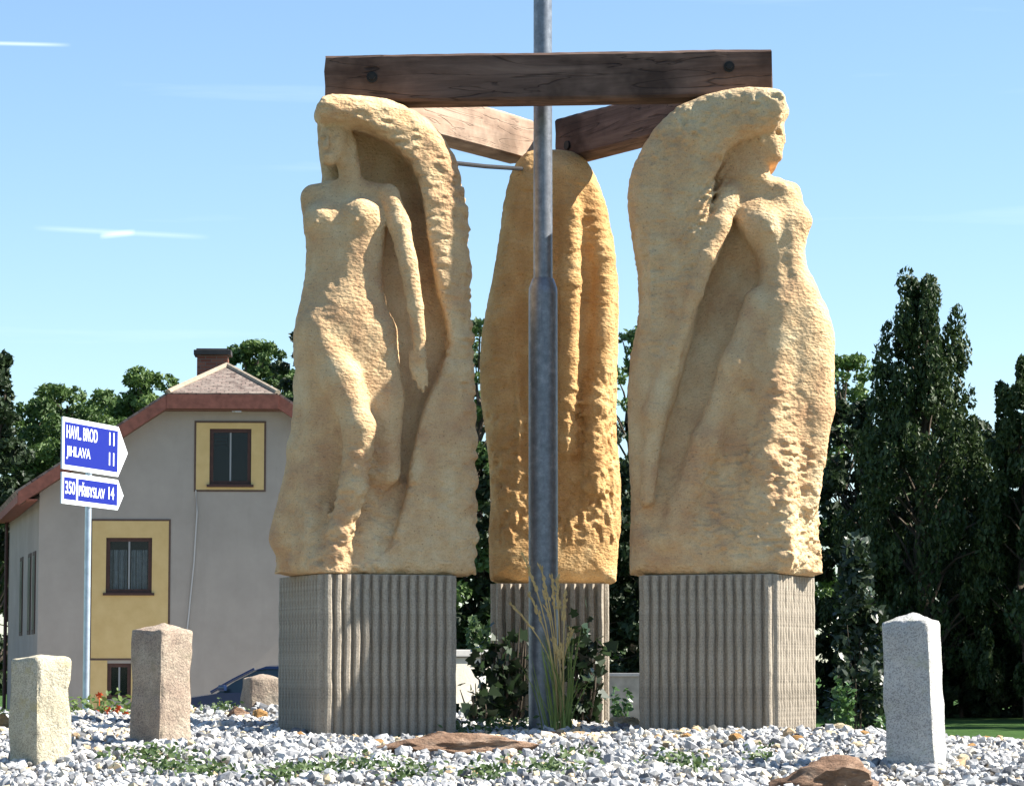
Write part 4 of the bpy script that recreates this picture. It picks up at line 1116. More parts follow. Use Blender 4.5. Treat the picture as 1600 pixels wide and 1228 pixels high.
# ------------------------------------------------------------------ direction signs on a steel post
t = NT('sign_blue', 0.5, 0.3); t.color((0.005, 0.013, 0.22)); M['sign_blue'] = t.m
simple('sign_white', (0.80, 0.82, 0.85), 0.4, 0.5); simple('sign_back', (0.3, 0.31, 0.32), 0.5, 0.5, 0.6)
simple('post_steel', (0.50, 0.54, 0.60), 0.35, 0.5, 0.5, 12)
SY = 19.0; SROT = R(73.3)
base = ray_at(134, 1100, SY); ux = Vector((math.cos(SROT), math.sin(SROT), 0))
signpost = empty('signpost', (base.x, SY, 0.0))
ztop = ray_at(134, 660, SY).z
m = MB(); m.tube([(0, 0, 0), (0, 0, ztop)], 0.036, 16); m.build('post', M['post_steel'], signpost, smooth=True)
def text_mesh(body, h, width, mat):
    cu = bpy.data.curves.new('txt', 'FONT'); cu.body = body; cu.size = 1.0; cu.extrude = 0.0; cu.offset = 0.016
    ob = bpy.data.objects.new('txt', cu); COL.objects.link(ob)
    dg = bpy.context.evaluated_depsgraph_get(); dg.update()
    me = bpy.data.meshes.new_from_object(ob.evaluated_get(dg)); bpy.data.objects.remove(ob); bpy.data.curves.remove(cu)
    co = np.array([v.co[:] for v in me.vertices]); lo = co.min(0); hi = co.max(0)
    for v in me.vertices:
        v.co.x = (v.co.x - lo[0]) / (hi[0] - lo[0]) * width; v.co.y = (v.co.y - lo[1]) / (hi[1] - lo[1]) * h
    me.materials.clear(); me.materials.append(mat); return me
def board(zb, H, L, x_off, texts, name, divider=None):
    """board in its own frame: x along the board (away from the camera), z up; read from the camera side"""
    root = empty(name, (0, 0, 0)); root.parent = signpost
    root.location = Vector((0, 0, zb)) + ux * x_off + Vector((math.sin(SROT), -math.cos(SROT), 0)) * 0.05
    root.rotation_euler = (0, 0, SROT)
    tip = H * 0.46
    out = [(0, 0), (L, 0), (L + tip, H / 2), (L, H), (0, H)]
    m = MB(); m.prism(out, 0.004, 0.022, lambda p, t: (p[0], t, p[1])); m.build('panel', M['sign_white'], root)
    e = 0.05
    m = MB(); m.prism([(e, e), (L - .02, e), (L - .02, H - e), (e, H - e)], 0.0015, 0.0035, lambda p, t: (p[0], t, p[1])); m.build('blue_field', M['sign_blue'], root)
    if divider:
        m = MB(); m.box(divider - .022, divider + .022, -0.001, 0.0012, e, H - e); m.build('divider', M['sign_white'], root)
    for body, x, z, h, w in texts:
        o = link('lettering', text_mesh(body, h, w, M['sign_white']), root, (x, -0.001, z), (math.pi / 2, 0, 0))
    m = MB()
    for zz in (H * .28, H * .72): m.box(-x_off - .06, -x_off + .06, 0.022, 0.05, zz - .02, zz + .02)
    m.build('clamp', M['sign_back'], root)
    return root
zA = ray_at(97, 733, SY - .65).z; zB = ray_at(97, 652, SY - .65).z
zC = ray_at(97, 787, SY - .65).z; zD = ray_at(97, 738, SY - .65).z
LB = 1.46; XO = -0.78
HA = zB - zA; HC = zD - zC
board(zA, HA, LB, XO, [('HAVL. BROD', .09, HA * .60, .145, .80), ('11', 1.20, HA * .60, .145, .14), ('JIHLAVA', .09, HA * .20, .145, .62), ('11', 1.20, HA * .20, .145, .14)], 'direction_board')
board(zC, HC, LB, XO, [('350', .075, HC * .32, .14, .25), ('PŘIBYSLAV', .42, HC * .30, .155, .68), ('14', 1.20, HC * .32, .14, .15)], 'direction_board', .375)
tag(signpost, 'steel signpost with two blue arrow-shaped direction boards in front of the house', 'signpost')

# ------------------------------------------------------------------ dark blue car parked by the house
t = NT('car_paint', 0.25, 0.5); t.color((0.015, 0.03, 0.085)); t.b.inputs['Coat Weight'].default_value = 0.8; t.b.inputs['Metallic'].default_value = 0.2; M['car_paint'] = t.m
t = NT('car_glass', 0.03, 0.8); t.color((0.02, 0.035, 0.04)); M['car_glass'] = t.m
simple('car_black', (0.012, 0.012, 0.013), 0.6); simple('tyre', (0.015, 0.015, 0.016), 0.85); simple('rim', (0.45, 0.46, 0.48), 0.3, .5, .8)
t = NT('lamp_clear', 0.1, 0.6); t.color((0.7, 0.75, 0.8)); M['lamp_clear'] = t.m
cp = ray_at(276, 1090, 46.5)
car = empty('car', (cp.x, 46.5, 0.11), R(-16))           # nose at x=0 pointing to -x
CWD = 1.72
body_prof = [(0.02, .30), (0.0, .45), (0.04, .62), (0.12, .74), (0.45, .84), (1.05, .93), (1.18, .95), (3.72, .98), (4.15, .93), (4.28, .72), (4.27, .45), (4.18, .28)]
green = [(1.02, .93), (1.42, 1.17), (1.85, 1.39), (2.25, 1.455), (2.9, 1.455), (3.35, 1.38), (3.75, 1.17), (4.05, .95)]
def loft_car(prof, wfun, name, mat, parent, n=9, base=None):
    """side outline swept over the width with rounded shoulders"""
    m = MB(); k = len(prof); vs = []
    for j in range(n):
        s_ = -1 + 2 * j / (n - 1)
        for x, z in prof:
            w = wfun(x, z); vs.append((x + .10 * abs(s_) ** 3 * (1 if x < 2.1 else -1) * (1 - min(abs(x - 2.1) * 0, 1)), s_ * w, z - .03 * abs(s_) ** 4))
    fs = []
    for j in range(n - 1):
        for i in range(k):
            a = j * k + i; b = j * k + (i + 1) % k; fs.append((a, b, b + k, a + k))
    fs += [tuple(range(k)), tuple(reversed(range((n - 1) * k, n * k)))]
    m.add(vs, fs); return m.build(name, mat, parent, smooth=True, bevel=0.0)
loft_car(body_prof, lambda x, z: CWD / 2 * (1 - .10 * max(0, (.5 - x) / .5) ** 2 - .05 * max(0, (z - .7))), 'body', M['car_paint'], car)
loft_car([(1.06, .90)] + green[0:0] + [(1.06, .935)] + green[1:] + [(4.05, .90)], lambda x, z: CWD / 2 * (.93 - .42 * max(0, z - .93)), 'windows', M['car_glass'], car)
loft_car([(1.80, 1.385), (2.25, 1.475), (2.9, 1.475), (3.38, 1.39), (2.9, 1.42), (2.25, 1.42)], lambda x, z: CWD / 2 * (.965 - .42 * max(0, z - .93)), 'roof', M['car_paint'], car)
for s_ in (-1, 1):
    W0 = CWD / 2
    for pts in ([(1.0, .93), (1.42, 1.17), (1.85, 1.39)], [(2.62, .95), (2.62, 1.43)], [(3.35, 1.40), (3.75, 1.18), (4.02, .95)]):
        m = MB(); m.tube([(x + .06, s_ * W0 * (.945 - .42 * max(0, z - .93)), z) for x, z in pts], .035, 6)
        m.build('pillar', M['car_paint'], car, smooth=True)
    m = MB(); m.box(1.28, 1.42, s_ * .93 - .08, s_ * .93 + .08, .96, 1.08); m.build('mirror', M['car_paint'], car, bevel=.03, smooth=True)
    m = MB(); m.box(0.03, .26, s_ * .62 - .16, s_ * .62 + .16, .60, .735); m.build('headlight', M['lamp_clear'], car, bevel=.03, smooth=True)
    m = MB(); m.box(4.15, 4.285, s_ * .66 - .14, s_ * .66 + .14, .66, .84); m.build('tail_light', simple('tail_red', (.3, .01, .01), .2, .6).m, car, bevel=.02, smooth=True)
    for x in (.80, 3.42):
        m = MB(); m.tube([(x, s_ * .66, .31), (x, s_ * .865, .31)], .31, 28); w = m.build('wheel', M['tyre'], car, smooth=True)
        m = MB(); m.tube([(x, s_ * .80, .31), (x, s_ * .872, .31)], .205, 20); m.build('rim', M['rim'], w, smooth=True)
m = MB(); m.box(-.01, .06, -.5, .5, .40, .56); m.build('grille', M['car_black'], car, bevel=.01)
m = MB(); m.tube([(2.9, 0, 1.46), (3.05, 0, 1.60)], .012, 6); m.build('aerial', M['car_black'], car)
tag(car, 'dark blue car parked before the house, half hidden by the left pedestal', 'car')

# ------------------------------------------------------------------ low garden walls seen in the gaps
t = NT('wall_cream', 0.95, 0.1); t.color(t.ramp(t.noise(3, 5, .6), [(0.3, (.50, .45, .36)), (0.7, (.60, .56, .47))])); t.bump(t.noise(40, 4), .4, .01); M['wall_cream'] = t.m
a = ray_at(520, 1000, 10.0); wroot = empty('garden_wall', (a.x, 10.0, 0.0), R(38))
m = MB(); m.box(0, 1.78, 0, .25, -.05, 1.60); m.build('wall_body', M['wall_cream'], wroot, bevel=.01)
m = MB(); m.box(-.04, 1.82, -.04, .29, 1.601, 1.66); m.build('coping', simple('coping_grey', (.33, .32, .30), .9, nscale=9).m, wroot, bevel=.01)
tag(wroot, 'sunlit cream garden wall glimpsed between left pedestal and ivy', 'wall')
a = ray_at(945, 1050, 44.0); wroot = empty('garden_wall', (a.x, 48.0, 0.0), 0)
m = MB(); m.box(0, 1.4, 0, .25, 0, 1.35); m.build('wall_body', simple('wall_grey', (.24, .23, .2), .95, nscale=3, namp=.3).m, wroot, bevel=.01)
m = MB(); m.box(-.05, 1.45, -.05, .30, 1.351, 1.42); m.build('coping', M['coping_grey'], wroot, bevel=.01)
tag(wroot, 'low grey garden wall under the trees, seen left of the right pedestal', 'wall')
# ------------------------------------------------------------------ foliage
def leaf_mat(name, gloss=0.5):
    t = NT(name, gloss, 0.35)
    c = t.attr('tint'); t.color(c)
    t.b.inputs['Subsurface Weight'].default_value = 0.0
    tr = t.new('ShaderNodeBsdfTranslucent'); t.l(c, tr.inputs['Color'])
    mx = t.new('ShaderNodeMixShader'); mx.inputs[0].default_value = 0.22
    out = t.t.nodes['Material Output']
    t.l(t.b.outputs[0], mx.inputs[1]); t.l(tr.outputs[0], mx.inputs[2]); t.l(mx.outputs[0], out.inputs['Surface'])
    M[name] = t.m
leaf_mat('leaves', 0.55); leaf_mat('glossy_leaves', 0.35)
t = NT('bark', 0.95, 0.1); t.color(t.ramp(t.noise(6, 5, .7, t.coord((1, 1, .3))), [(.3, (.05, .04, .03)), (.7, (.14, .115, .09))])); t.bump(t.noise(20, 4, .6, t.coord((1, 1, .2))), .8, .03); M['bark'] = t.m
t = NT('birch_bark', 0.85, 0.2); t.color(t.ramp(t.noise(4, 5, .7, t.coord((.6, .6, 3))), [(.42, (.06, .055, .05)), (.5, (.42, .41, .39)), (.8, (.55, .54, .51))])); M['birch_bark'] = t.m

def leaf_cloud(C, S, nleaf, size, cols, rng, droop=0.0, shell=0.55):
    """leaf rhombs scattered through ellipsoid clumps. C (k,3) centres, S (k,3) radii"""
    vol = S.prod(1) ** (2 / 3.0); ci = rng.choice(len(C), nleaf, p=vol / vol.sum())
    d = rng.normal(size=(nleaf, 3)); d /= np.linalg.norm(d, axis=1)[:, None]
    r = rng.uniform(shell ** 3, 1.08, nleaf) ** (1 / 3.0)
    P = C[ci] + d * r[:, None] * S[ci]
    n = d * 0.6 + rng.normal(0, .75, (nleaf, 3)); n /= np.linalg.norm(n, axis=1)[:, None]
    u = np.cross(n, rng.normal(size=(nleaf, 3)))
    if droop: u = u * (1 - droop) + np.array((0, 0, -droop)) * 1.2
    u -= (u * n).sum(1)[:, None] * n; u /= np.linalg.norm(u, axis=1)[:, None] + 1e-9
    v = np.cross(n, u); L = size * rng.uniform(.6, 1.35, nleaf)[:, None]
    V = np.stack((P - u * L, P + v * L * .48 + n * L * .12, P + u * L, P - v * L * .48 + n * L * .12), 1)
    tone = rng.normal(0, .16, len(C))[ci] + rng.normal(0, .16, nleaf)
    mixv = np.clip(.5 + tone, 0, 1)[:, None]
    col = cols[0] * (1 - mixv) + cols[1] * mixv
    return V.reshape(-1, 3), np.arange(nleaf * 4).reshape(-1, 4), np.repeat(col, 4, 0)

GREEN = {'mid': (np.array((.042, .085, .022)), np.array((.115, .185, .05))), 'light': (np.array((.055, .11, .024)), np.array((.16, .24, .065))),
         'dark': (np.array((.014, .030, .012)), np.array((.04, .065, .024))), 'birch': (np.array((.022, .045, .014)), np.array((.06, .095, .03)))}

def tree(name, x, y, z0, H, W, label, tone='mid', nleaf=14000, leaf=0.12, seed=1, form='round', birch=False, group=None, trunk_h=0.25, cat='tree', nclump=150, depth=None):
    rng = np.random.default_rng(seed); root = empty(name, (x, y, z0))
    dW = depth or W
    m = MB(); tr = max(.05, H * .017)
    bend = rng.normal(0, H * .012, (6, 2))
    tp = [(bend[i, 0] * i / 3, bend[i, 1] * i / 3, H * .93 * i / 5) for i in range(6)]
    m.tube(tp, [tr * (1.15 - i / 5.2) for i in range(6)], 9)
    C = []; S = []
    ph = rng.uniform(0, 6.28, 6); off = Vector((seed * 1.7, seed * .9, 0))
    for i in range(nclump):
        h = trunk_h + (1 - trunk_h) * rng.uniform(0, 1) ** .9
        hh = (h - trunk_h) / (1 - trunk_h)
        if form == 'round': wid = math.sin(math.pi * min(1, .22 + .78 * hh) ** .9) ** .55
        elif form == 'cone': wid = max(.06, (1 - hh) ** .8)
        elif form == 'birch': wid = max(.05, min(1, (1 - hh) ** .62 * 1.12))
        else: wid = 1.0 if hh < .7 else 1 - .6 * (hh - .7) / .3
        a = rng.uniform(0, 2 * math.pi)
        lob = 1 + .55 * mnoise.noise(Vector((math.cos(a) * 1.6, math.sin(a) * 1.6, hh * 5)) + off)
        rr = rng.uniform(.2, 1) ** .55 * wid * lob
        s_ = W * rng.uniform(.045, .10) * (.6 + .4 * wid)
        c = np.array((math.cos(a) * rr * W / 2, math.sin(a) * rr * dW / 2, h * H * (1 + .05 * rng.normal()) - s_ * .5))
        c[2] = min(c[2], H * .97)
        sz = np.array((s_ * .8, s_ * .8, s_ * 1.7)) if form == 'birch' else np.array((s_, s_, s_ * .7))
        C.append(c); S.append(sz)
        if i % 3 == 0:      # limb to this clump
            zb = max(H * .1, c[2] - H * rng.uniform(.08, .2)); f = zb / (H * .93)
            b0 = np.array((tp[0][0], tp[0][1], zb)); q = (b0 + c) / 2 + np.array((0, 0, H * .02))
            m.tube([b0, q, c], [tr * .3 * (1.1 - f * .7), tr * .15, tr * .05], 5)
    for i in range(4):
        C.append(np.array((tp[-1][0] + rng.normal(0, W * .03), tp[-1][1], H * (.97 - .035 * i)))); S.append(np.array((W * .035, W * .035, H * .028)))
    C = np.array(C); S = np.array(S)
    m.build('trunk', M['bark'], root, smooth=True)
    V, F_, col = leaf_cloud(C, S, nleaf, leaf, GREEN[tone], rng, .75 if form == 'birch' else .1)
    V[:, 2] = np.maximum(V[:, 2], .02)
    me = np_mesh('crown', V, F_, M['leaves']); set_vcol(me, col)
    link('crown', me, root)
    return tag(root, label, cat, group)

def place(name, px_c, py_top, Y, Wpx, label, **k):
    p = ray_at(px_c, py_top, Y); sc = FPX / (Y - CAM[1])
    return tree(name, p.x, Y, 0.0, p.z, Wpx / sc, label, **k)

GL = 'trees behind the house'; GR = 'trees on the right'
place('tree', -10, 545, 78, 260, 'dark tree at the left edge, left of the blue signs', tone='dark', seed=31, form='cone', nleaf=20000, group=GL, trunk_h=.08)
place('tree', 112, 598, 86, 330, 'green tree directly behind the blue direction signs', tone='mid', seed=32, leaf=.10, nleaf=36000, group=GL, trunk_h=.15)
place('tree', 232, 574, 92, 330, 'bright green tree left of the chimney, behind the house roof', tone='light', seed=33, leaf=.10, nleaf=36000, group=GL, trunk_h=.15)
place('tree', 392, 526, 88, 250, 'round green tree right of the chimney', tone='mid', seed=34, leaf=.10, nleaf=32000, group=GL)
place('tree', 482, 506, 84, 200, 'dark tree whose edge shows left of the left statue', tone='dark', seed=35, nleaf=13000, group=GL)
place('tree', 620, 520, 90, 240, 'tree mostly hidden behind the left statue', tone='mid', seed=36, nleaf=9000, group=GL, nclump=110)
place('tree', 748, 494, 84, 260, 'tree top showing in the gap between left and back statues', tone='mid', seed=37, nleaf=14000, group=GL, trunk_h=.1)
place('tree', 880, 540, 92, 220, 'tree hidden behind the back statue', tone='dark', seed=38, nleaf=8000, group=GL, nclump=110)
place('tree', 985, 508, 98, 280, 'tree top showing in the gap between back and right statues', tone='mid', seed=39, nleaf=14000, group=GR, trunk_h=.08)
place('tree', 1130, 520, 104, 240, 'tree hidden behind the right statue', tone='dark', seed=40, nleaf=8000, group=GR, nclump=110)
place('tree', 1318, 548, 100, 230, 'pale green tree peeping out right of the right statue', tone='light', seed=41, nleaf=12000, group=GR, trunk_h=.1)
place('birch_tree', 1440, 428, 78, 290, 'tall pointed birch against the sky right of the right statue', tone='birch', seed=42, form='birch', birch=True, nleaf=42000, leaf=.10, group=GR, trunk_h=.12, nclump=260)
place('birch_tree', 1600, 560, 76, 210, 'birch at the right edge behind the pale granite post', tone='birch', seed=43, form='birch', birch=True, nleaf=26000, leaf=.105, group=GR, trunk_h=.1, nclump=120)
place('birch_tree', 1735, 380, 72, 330, 'birch whose branch tip enters at the right edge high up', tone='birch', seed=44, form='birch', birch=True, nleaf=18000, leaf=.11, group=GR, trunk_h=.1, nclump=180)
place('tree', 60, 618, 94, 260, 'green tree between the left edge and the blue signs', tone='mid', seed=45, nleaf=24000, group=GL, trunk_h=.05)
place('tree', 170, 604, 98, 280, 'pale green tree between the signs and the roof slope', tone='light', seed=46, nleaf=24000, group=GL, trunk_h=.05)
place('tree', 300, 600, 100, 260, 'green tree directly behind the brick chimney', tone='mid', seed=47, nleaf=20000, group=GL, trunk_h=.05)
place('tree', 430, 560, 96, 220, 'green tree filling between the chimney and the left statue', tone='mid', seed=48, nleaf=18000, group=GL, trunk_h=.05)
for px, top, lab in ((-170, 560, 'green tree just outside the left edge'), (-330, 590, 'second green tree outside the left edge'), (-500, 570, 'third green tree outside the left edge')):
    place('tree', px, top, 84, 300, lab, tone='mid', seed=700 - px, nleaf=9000, leaf=.17, group=GL, trunk_h=.05)
# understorey below the birches and trees out of view that keep it in shade
for i, (px, top, Y, w, tone, lab) in enumerate((
    (1345, 620, 86, 230, 'dark', 'dark understorey tree just right of the right statue'),
    (1450, 640, 88, 260, 'dark', 'dark understorey tree beneath the tall birch'),
    (1545, 665, 86, 230, 'dark', 'dark understorey tree between the two birches at the right'),
    (1040, 690, 84, 260, 'dark', 'dark shrub mass behind the right pedestal'),
    (900, 700, 84, 260, 'dark', 'dark shrub mass behind the lamp post'),
    (760, 700, 84, 240, 'dark', 'dark shrub mass between left pedestal and lamp post'),
    (1500, 940, 80, 130, 'dark', 'low dark hedge bush behind the pale granite post'),
    (1580, 930, 80, 130, 'dark', 'low dark hedge bush at the right edge'),
    (1420, 950, 80, 120, 'dark', 'low dark hedge bush beside the glossy shrub'),
    (1660, 600, 82, 230, 'dark', 'dark tree just outside the right edge'))):
    place('understorey_tree', px, top, Y, w, lab, tone=tone, seed=60 + i, form='column', nleaf=13000, leaf=.165, group='understorey trees', trunk_h=.0, nclump=180)
for i, (x, y, H, W) in enumerate(((24.5, 72, 18, 9), (25, 82, 19, 9), (31, 78, 22, 10), (26, 64, 16, 8))):
    tree('tree', x, y, 0, H, W, ('tall tree off to the right, nearest of the shading row', 'tall tree off to the right, second of the shading row', 'tallest tree off to the right of the birches', 'tall tree off to the right, nearest the road')[i],
         tone='dark', seed=80 + i, form='column', nleaf=9000, leaf=.26, group='trees out of view on the right', trunk_h=.06, nclump=120)
# ------------------------------------------------------------------ shrubs, ivy, weeds, grass
def leaf_shape(kind):
    if kind == 'ivy':       # lobed
        p = [(0, -.45), (.42, -.38), (.30, -.05), (.52, .12), (.2, .25), (0, .62), (-.2, .25), (-.52, .12), (-.30, -.05), (-.42, -.38)]
    else:
        p = [(0, -.5), (.2, -.2), (.24, .1), (0, .55), (-.24, .1), (-.2, -.2)]
    return np.array([(x, y, .12 * abs(x)) for x, y in p])
def leaf_plant(name, base, pts, size, cols, label, seed, kind='ivy', mat='glossy_leaves', cat='plant', stems=None, group=None, updown=.35):
    """pts: leaf positions (n,3) relative to the base"""
    rng = np.random.default_rng(seed); root = empty(name, base); n = len(pts)
    L = leaf_shape(kind); k = len(L)
    nrm = rng.normal(0, .6, (n, 3)) + np.array((.15, -.55, updown)); nrm /= np.linalg.norm(nrm, axis=1)[:, None]
    u = np.cross(nrm, rng.normal(size=(n, 3))); u /= np.linalg.norm(u, axis=1)[:, None]; v = np.cross(nrm, u)
    s_ = size * rng.uniform(.6, 1.3, n)
    V = pts[:, None, :] + (u[:, None, :] * L[None, :, 0:1] + v[:, None, :] * L[None, :, 1:2] + nrm[:, None, :] * L[None, :, 2:3]) * s_[:, None, None]
    me = np_mesh('foliage', V.reshape(-1, 3), np.arange(n * k).reshape(n, k), M[mat])
    f = rng.uniform(0, 1, (n, 1)); set_vcol(me, np.repeat(cols[0] * (1 - f) + cols[1] * f, k, 0))
    link('foliage', me, root)
    if stems:
        m = MB()
        for s in stems: m.tube(s, [.006] * (len(s) - 1) + [.002], 5)
        m.build('stem', M['bark'], root)
    return tag(root, label, cat, group)

IVY = (np.array((.008, .018, .008)), np.array((.03, .055, .018)))
def ivy(px, Y, w, h, n, seed, label, base_py):
    rng = np.random.default_rng(seed); b = ray_at(px, base_py, Y); b.z = float(mound_z(b.x, Y))
    stems = []; P = []
    for i in range(7):
        x = rng.uniform(-w / 2, w / 2); top = h * rng.uniform(.55, 1)
        pts = [(x * .4, rng.uniform(-.04, .04), 0), (x * .8, rng.uniform(-.08, .05), top * .4), (x * 1.1 + rng.normal(0, .02), rng.uniform(-.1, .05), top)]
        stems.append(pts)
        for _ in range(n // 7):
            t_ = rng.uniform(0.05, 1.02); a = np.array(pts[0]); bb = np.array(pts[1]); c = np.array(pts[2])
            q = a + (bb - a) * min(1, t_ * 2) if t_ < .5 else bb + (c - bb) * (t_ * 2 - 1)
            P.append(q + rng.normal(0, .033, 3))
    P = np.array(P); P[:, 2] = np.maximum(P[:, 2], .01)
    return leaf_plant('ivy_plant', b, P, .062, IVY, label, seed, 'ivy', stems=stems)
ivy(770, 1.02, .22, .50, 150, 1, 'dark ivy climbing left of the lamp post before the back pedestal', 1118)
ivy(745, 0.9, .14, .22, 40, 4, 'low trailing ivy sprigs by the left pedestal corner', 1112)
ivy(912, 1.0, .20, .62, 150, 2, 'dark ivy climbing right of the lamp post before the back pedestal', 1120)
ivy(800, 1.05, .16, .62, 50, 3, 'thin browning ivy shoot rising beside the lamp post', 1118)

# tall grass with dry seed heads
def blade(m, base, top, bend, w0, n=7):
    base = Vector(base); top = Vector(top); vs = []; fs = []
    for i in range(n + 1):
        t_ = i / n; p = base.lerp(top, t_) + Vector((bend[0], bend[1], 0)) * t_ * t_ + Vector((0, 0, -.5 * math.hypot(*bend))) * t_ ** 3
        w = w0 * (1 - t_ ** 2 * .95)
        vs += [p + Vector((-w, 0, 0)), p + Vector((w, -.3 * w, 0))]
    for i in range(n): fs.append((2 * i, 2 * i + 1, 2 * i + 3, 2 * i + 2))
    m.add(vs, fs); return p
simple('grass_blade', (.17, .22, .06), .7, .2, nscale=6, namp=.4); simple('grass_dry', (.52, .38, .17), .8, .2, nscale=9, namp=.25)
b = ray_at(876, 1142, 0.04); b.z = float(mound_z(b.x, .04))
gr = empty('tall_grass', b); rg = random.Random(6); m = MB(); ms = MB(); mh = MB()
for i in range(46):
    x = rg.gauss(0, .03); y = rg.gauss(0, .03); h = rg.uniform(.22, .55)
    blade(m, (x, y, 0), (x + rg.gauss(0, .05), y + rg.gauss(0, .04), h), (rg.gauss(-.02, .06), rg.gauss(-.03, .04)), rg.uniform(.0022, .0042))
for (px, py) in ((818, 868), (845, 885), (862, 903), (870, 903), (883, 928), (800, 945), (850, 925), (828, 930), (893, 985), (866, 1000), (878, 1010)):
    q = ray_at(px, py, .04) - b; n_ = 9; p0 = Vector((rg.gauss(0, .02), rg.gauss(0, .02), 0)); path = []
    for i in range(n_ + 1):
        t_ = i / n_; path.append(p0.lerp(Vector((q.x, q.y, q.z)), t_) + Vector((-.35 * q.x * math.sin(math.pi * t_) * .6, 0, .05 * math.sin(math.pi * t_))))
    ms.tube(path, .0032, 5)
    d = (path[-1] - path[-3])
    for i in range(34):
        t_ = rg.uniform(-.2, 1.0); c = path[-3] + d * t_ + Vector((rg.gauss(0, .004), rg.gauss(0, .004), 0)); e = d.normalized() * .026 + Vector((rg.gauss(0, .005), rg.gauss(0, .005), 0))
        mh.add([c, c + e * .5 + Vector((.0045, 0, 0)), c + e, c + e * .5 + Vector((-.0045, .002, 0))], [(0, 1, 2, 3)])
m.build('blade', M['grass_blade'], gr); ms.build('stalk', M['grass_dry'], gr); mh.build('seed_head', M['grass_dry'], gr)
tag(gr, 'tall grass tuft with dry golden seed heads at the lamp post foot', 'grass tuft')

# low weeds in the gravel
WEED = (np.array((.03, .065, .015)), np.array((.10, .15, .045)))
weeds = [(230, 1190, .22, 'weed patch in the gravel right of the short granite post'), (275, 1207, .16, 'weed patch below the brown granite post'),
         (330, 1215, .14, 'weed patch near the bottom edge, lower left'), (475, 1212, .16, 'weed patch near the bottom edge below the left pedestal'), (560, 1207, .22, 'wide weed patch before the left pedestal'),
         (640, 1218, .14, 'weed patch below the flat brown rock'), (715, 1146, .30, 'weed strip behind the flat brown rock'), (790, 1140, .24, 'weed patch left of the tall grass'), (860, 1208, .20, 'weed patch at the bottom below the lamp post'), (905, 1190, .12, 'small weed patch below the tall grass'),
         (1050, 1197, .16, 'weed patch before the right pedestal'), (1085, 1207, .10, 'small weed patch before the right pedestal'), (1345, 1132, .20, 'weed patch left of the pale granite post'), (1395, 1128, .12, 'weed tuft behind the pale granite post'),
         (345, 1112, .16, 'green weed patch behind the brown granite post'), (1190, 1190, .07, 'tiny weed below the sunlit pedestal corner'), (20, 1125, .1, 'weed patch at the left edge'), (760, 1215, .16, 'weed patch below the flat rock, towards the right'), (430, 1222, .12, 'weed patch at the very bottom, left of centre')]
for i, (px, py, w, lab) in enumerate(weeds):
    Y = Yg(px, py); b = ray_at(px, py, Y); b.z = float(mound_z(b.x, Y)); rng = np.random.default_rng(300 + i); n = int(130 * w / .15)
    P = np.stack((rng.normal(0, w * .38, n), rng.normal(0, w * .55, n), np.abs(rng.normal(.018, .018, n))), 1)
    P[:, 2] += mound_z(b.x + P[:, 0], b.y + P[:, 1]) - b.z + .008
    leaf_plant('weed_patch', b, P, .026, WEED, lab, 300 + i, 'oval', 'leaves', 'weeds', group='weeds in the gravel', updown=.7)

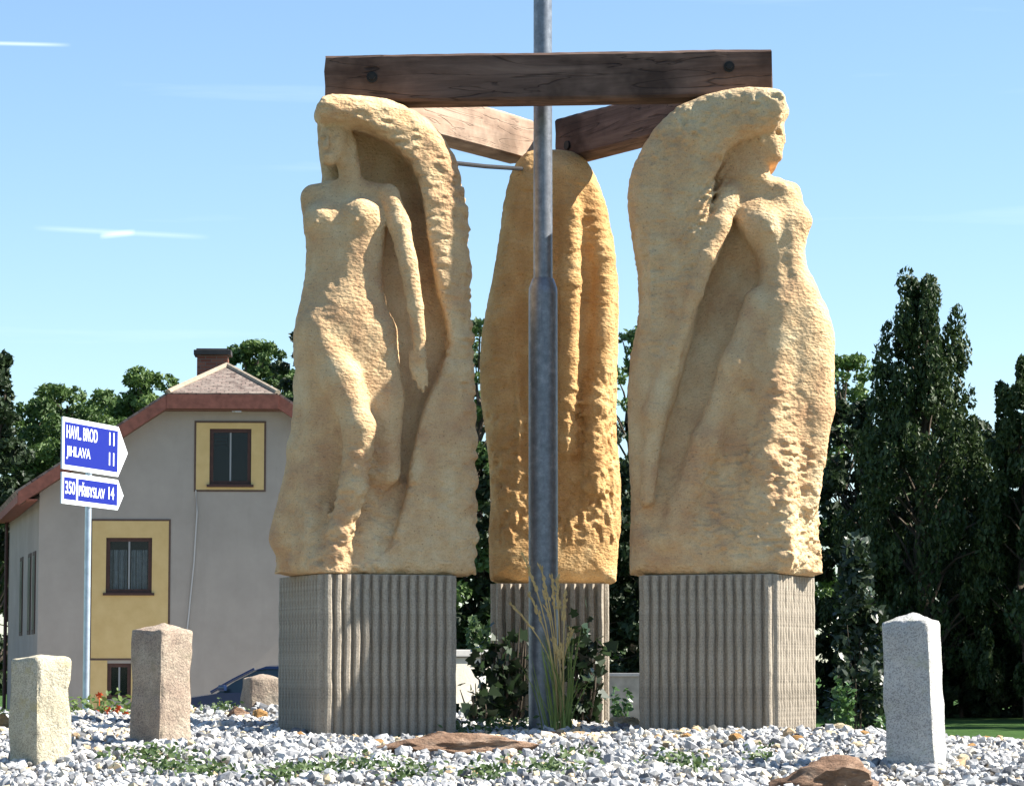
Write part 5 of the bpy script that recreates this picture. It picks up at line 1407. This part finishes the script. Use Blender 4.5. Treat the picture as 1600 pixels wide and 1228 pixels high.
# orange flowers left
b = ray_at(160, 1120, 3.2); b.z = float(mound_z(b.x, 3.2)); rng = np.random.default_rng(9)
P = np.stack((rng.normal(0, .16, 260), rng.normal(0, .1, 260), np.abs(rng.normal(.05, .04, 260))), 1)
fl = leaf_plant('flowering_plant', b, P, .04, (np.array((.05, .10, .02)), np.array((.16, .22, .05))), 'low garden flowers with orange-red blooms behind the gravel at left', 9, 'oval', 'leaves', 'flowers', updown=.7)
simple('petal_orange', (.62, .10, .03), .7, .2, nscale=20, namp=.3)
for px, py in ((155, 1086), (150, 1112), (178, 1113), (168, 1108), (140, 1115), (196, 1116), (184, 1106)):
    m = MB(); q = ray_at(px, py, 3.1) - b
    for k in range(7):
        a = k * math.pi * 2 / 7; c, s_ = math.cos(a), math.sin(a)
        m.add([(0, 0, 0), (c * .012 - s_ * .008, s_ * .01 - .008, c * .012 + .004), (c * .026, -.006, s_ * .024), (c * .012 + s_ * .008, -.01, s_ * .014)], [(0, 1, 2, 3)])
    m.tube([(0, 0, 0), (0, .01, -.06)], .003, 5)
    o = m.build('bloom', M['petal_orange'], fl); o.location = q

# shrubs on the right
def shrub(px, py_top, Y, Wpx, zb, label, cols, leaf, n, seed, kind='oval', mat='glossy_leaves'):
    p = ray_at(px, py_top, Y); sc = FPX / (Y + 14); W = Wpx / sc; H = p.z - zb; rng = np.random.default_rng(seed)
    C = []; 
    for i in range(26):
        h = rng.uniform(.1, .92); a = rng.uniform(0, 6.28); r_ = rng.uniform(.2, 1) ** .5 * W * .36 * (1.05 - .5 * h ** 2)
        C.append((math.cos(a) * r_, math.sin(a) * r_, h * H))
    C = np.array(C); ci = rng.integers(0, 26, n); d = rng.normal(size=(n, 3)); d /= np.linalg.norm(d, axis=1)[:, None]
    P = C[ci] + d * (rng.uniform(.6, 1.05, (n, 1))) * np.array((W * .15, W * .15, H * .10)); P[:, 2] = np.maximum(P[:, 2], .03)
    stems = [[(0, 0, 0), (c[0] * .5, c[1] * .5, c[2] * .6), tuple(c)] for c in C[:12]]
    return leaf_plant('shrub', (p.x, Y, zb), P, leaf, cols, label, seed, kind, mat, 'shrub', stems)
shrub(1340, 832, 22, 120, 0.0, 'dark glossy-leaved shrub between right pedestal and pale granite post', (np.array((.012, .022, .010)), np.array((.045, .065, .028))), .12, 2600, 21)
shrub(1315, 1058, 12, 60, 0.0, 'small fresh green shrub beside the right pedestal', (np.array((.04, .09, .02)), np.array((.10, .19, .05))), .06, 900, 22)
shrub(970, 1068, 14, 46, 0.0, 'small green plant between the lamp post and right pedestal', (np.array((.03, .07, .02)), np.array((.09, .16, .05))), .06, 500, 23)
shrub(752, 945, 24, 90, 0.0, 'green bush above the cream garden wall', (np.array((.03, .06, .018)), np.array((.09, .13, .045))), .09, 1600, 24)
shrub(1400, 1112, 18, 120, 0.0, 'low green plants on the lawn behind the pale granite post', (np.array((.04, .09, .02)), np.array((.11, .18, .05))), .08, 700, 25)
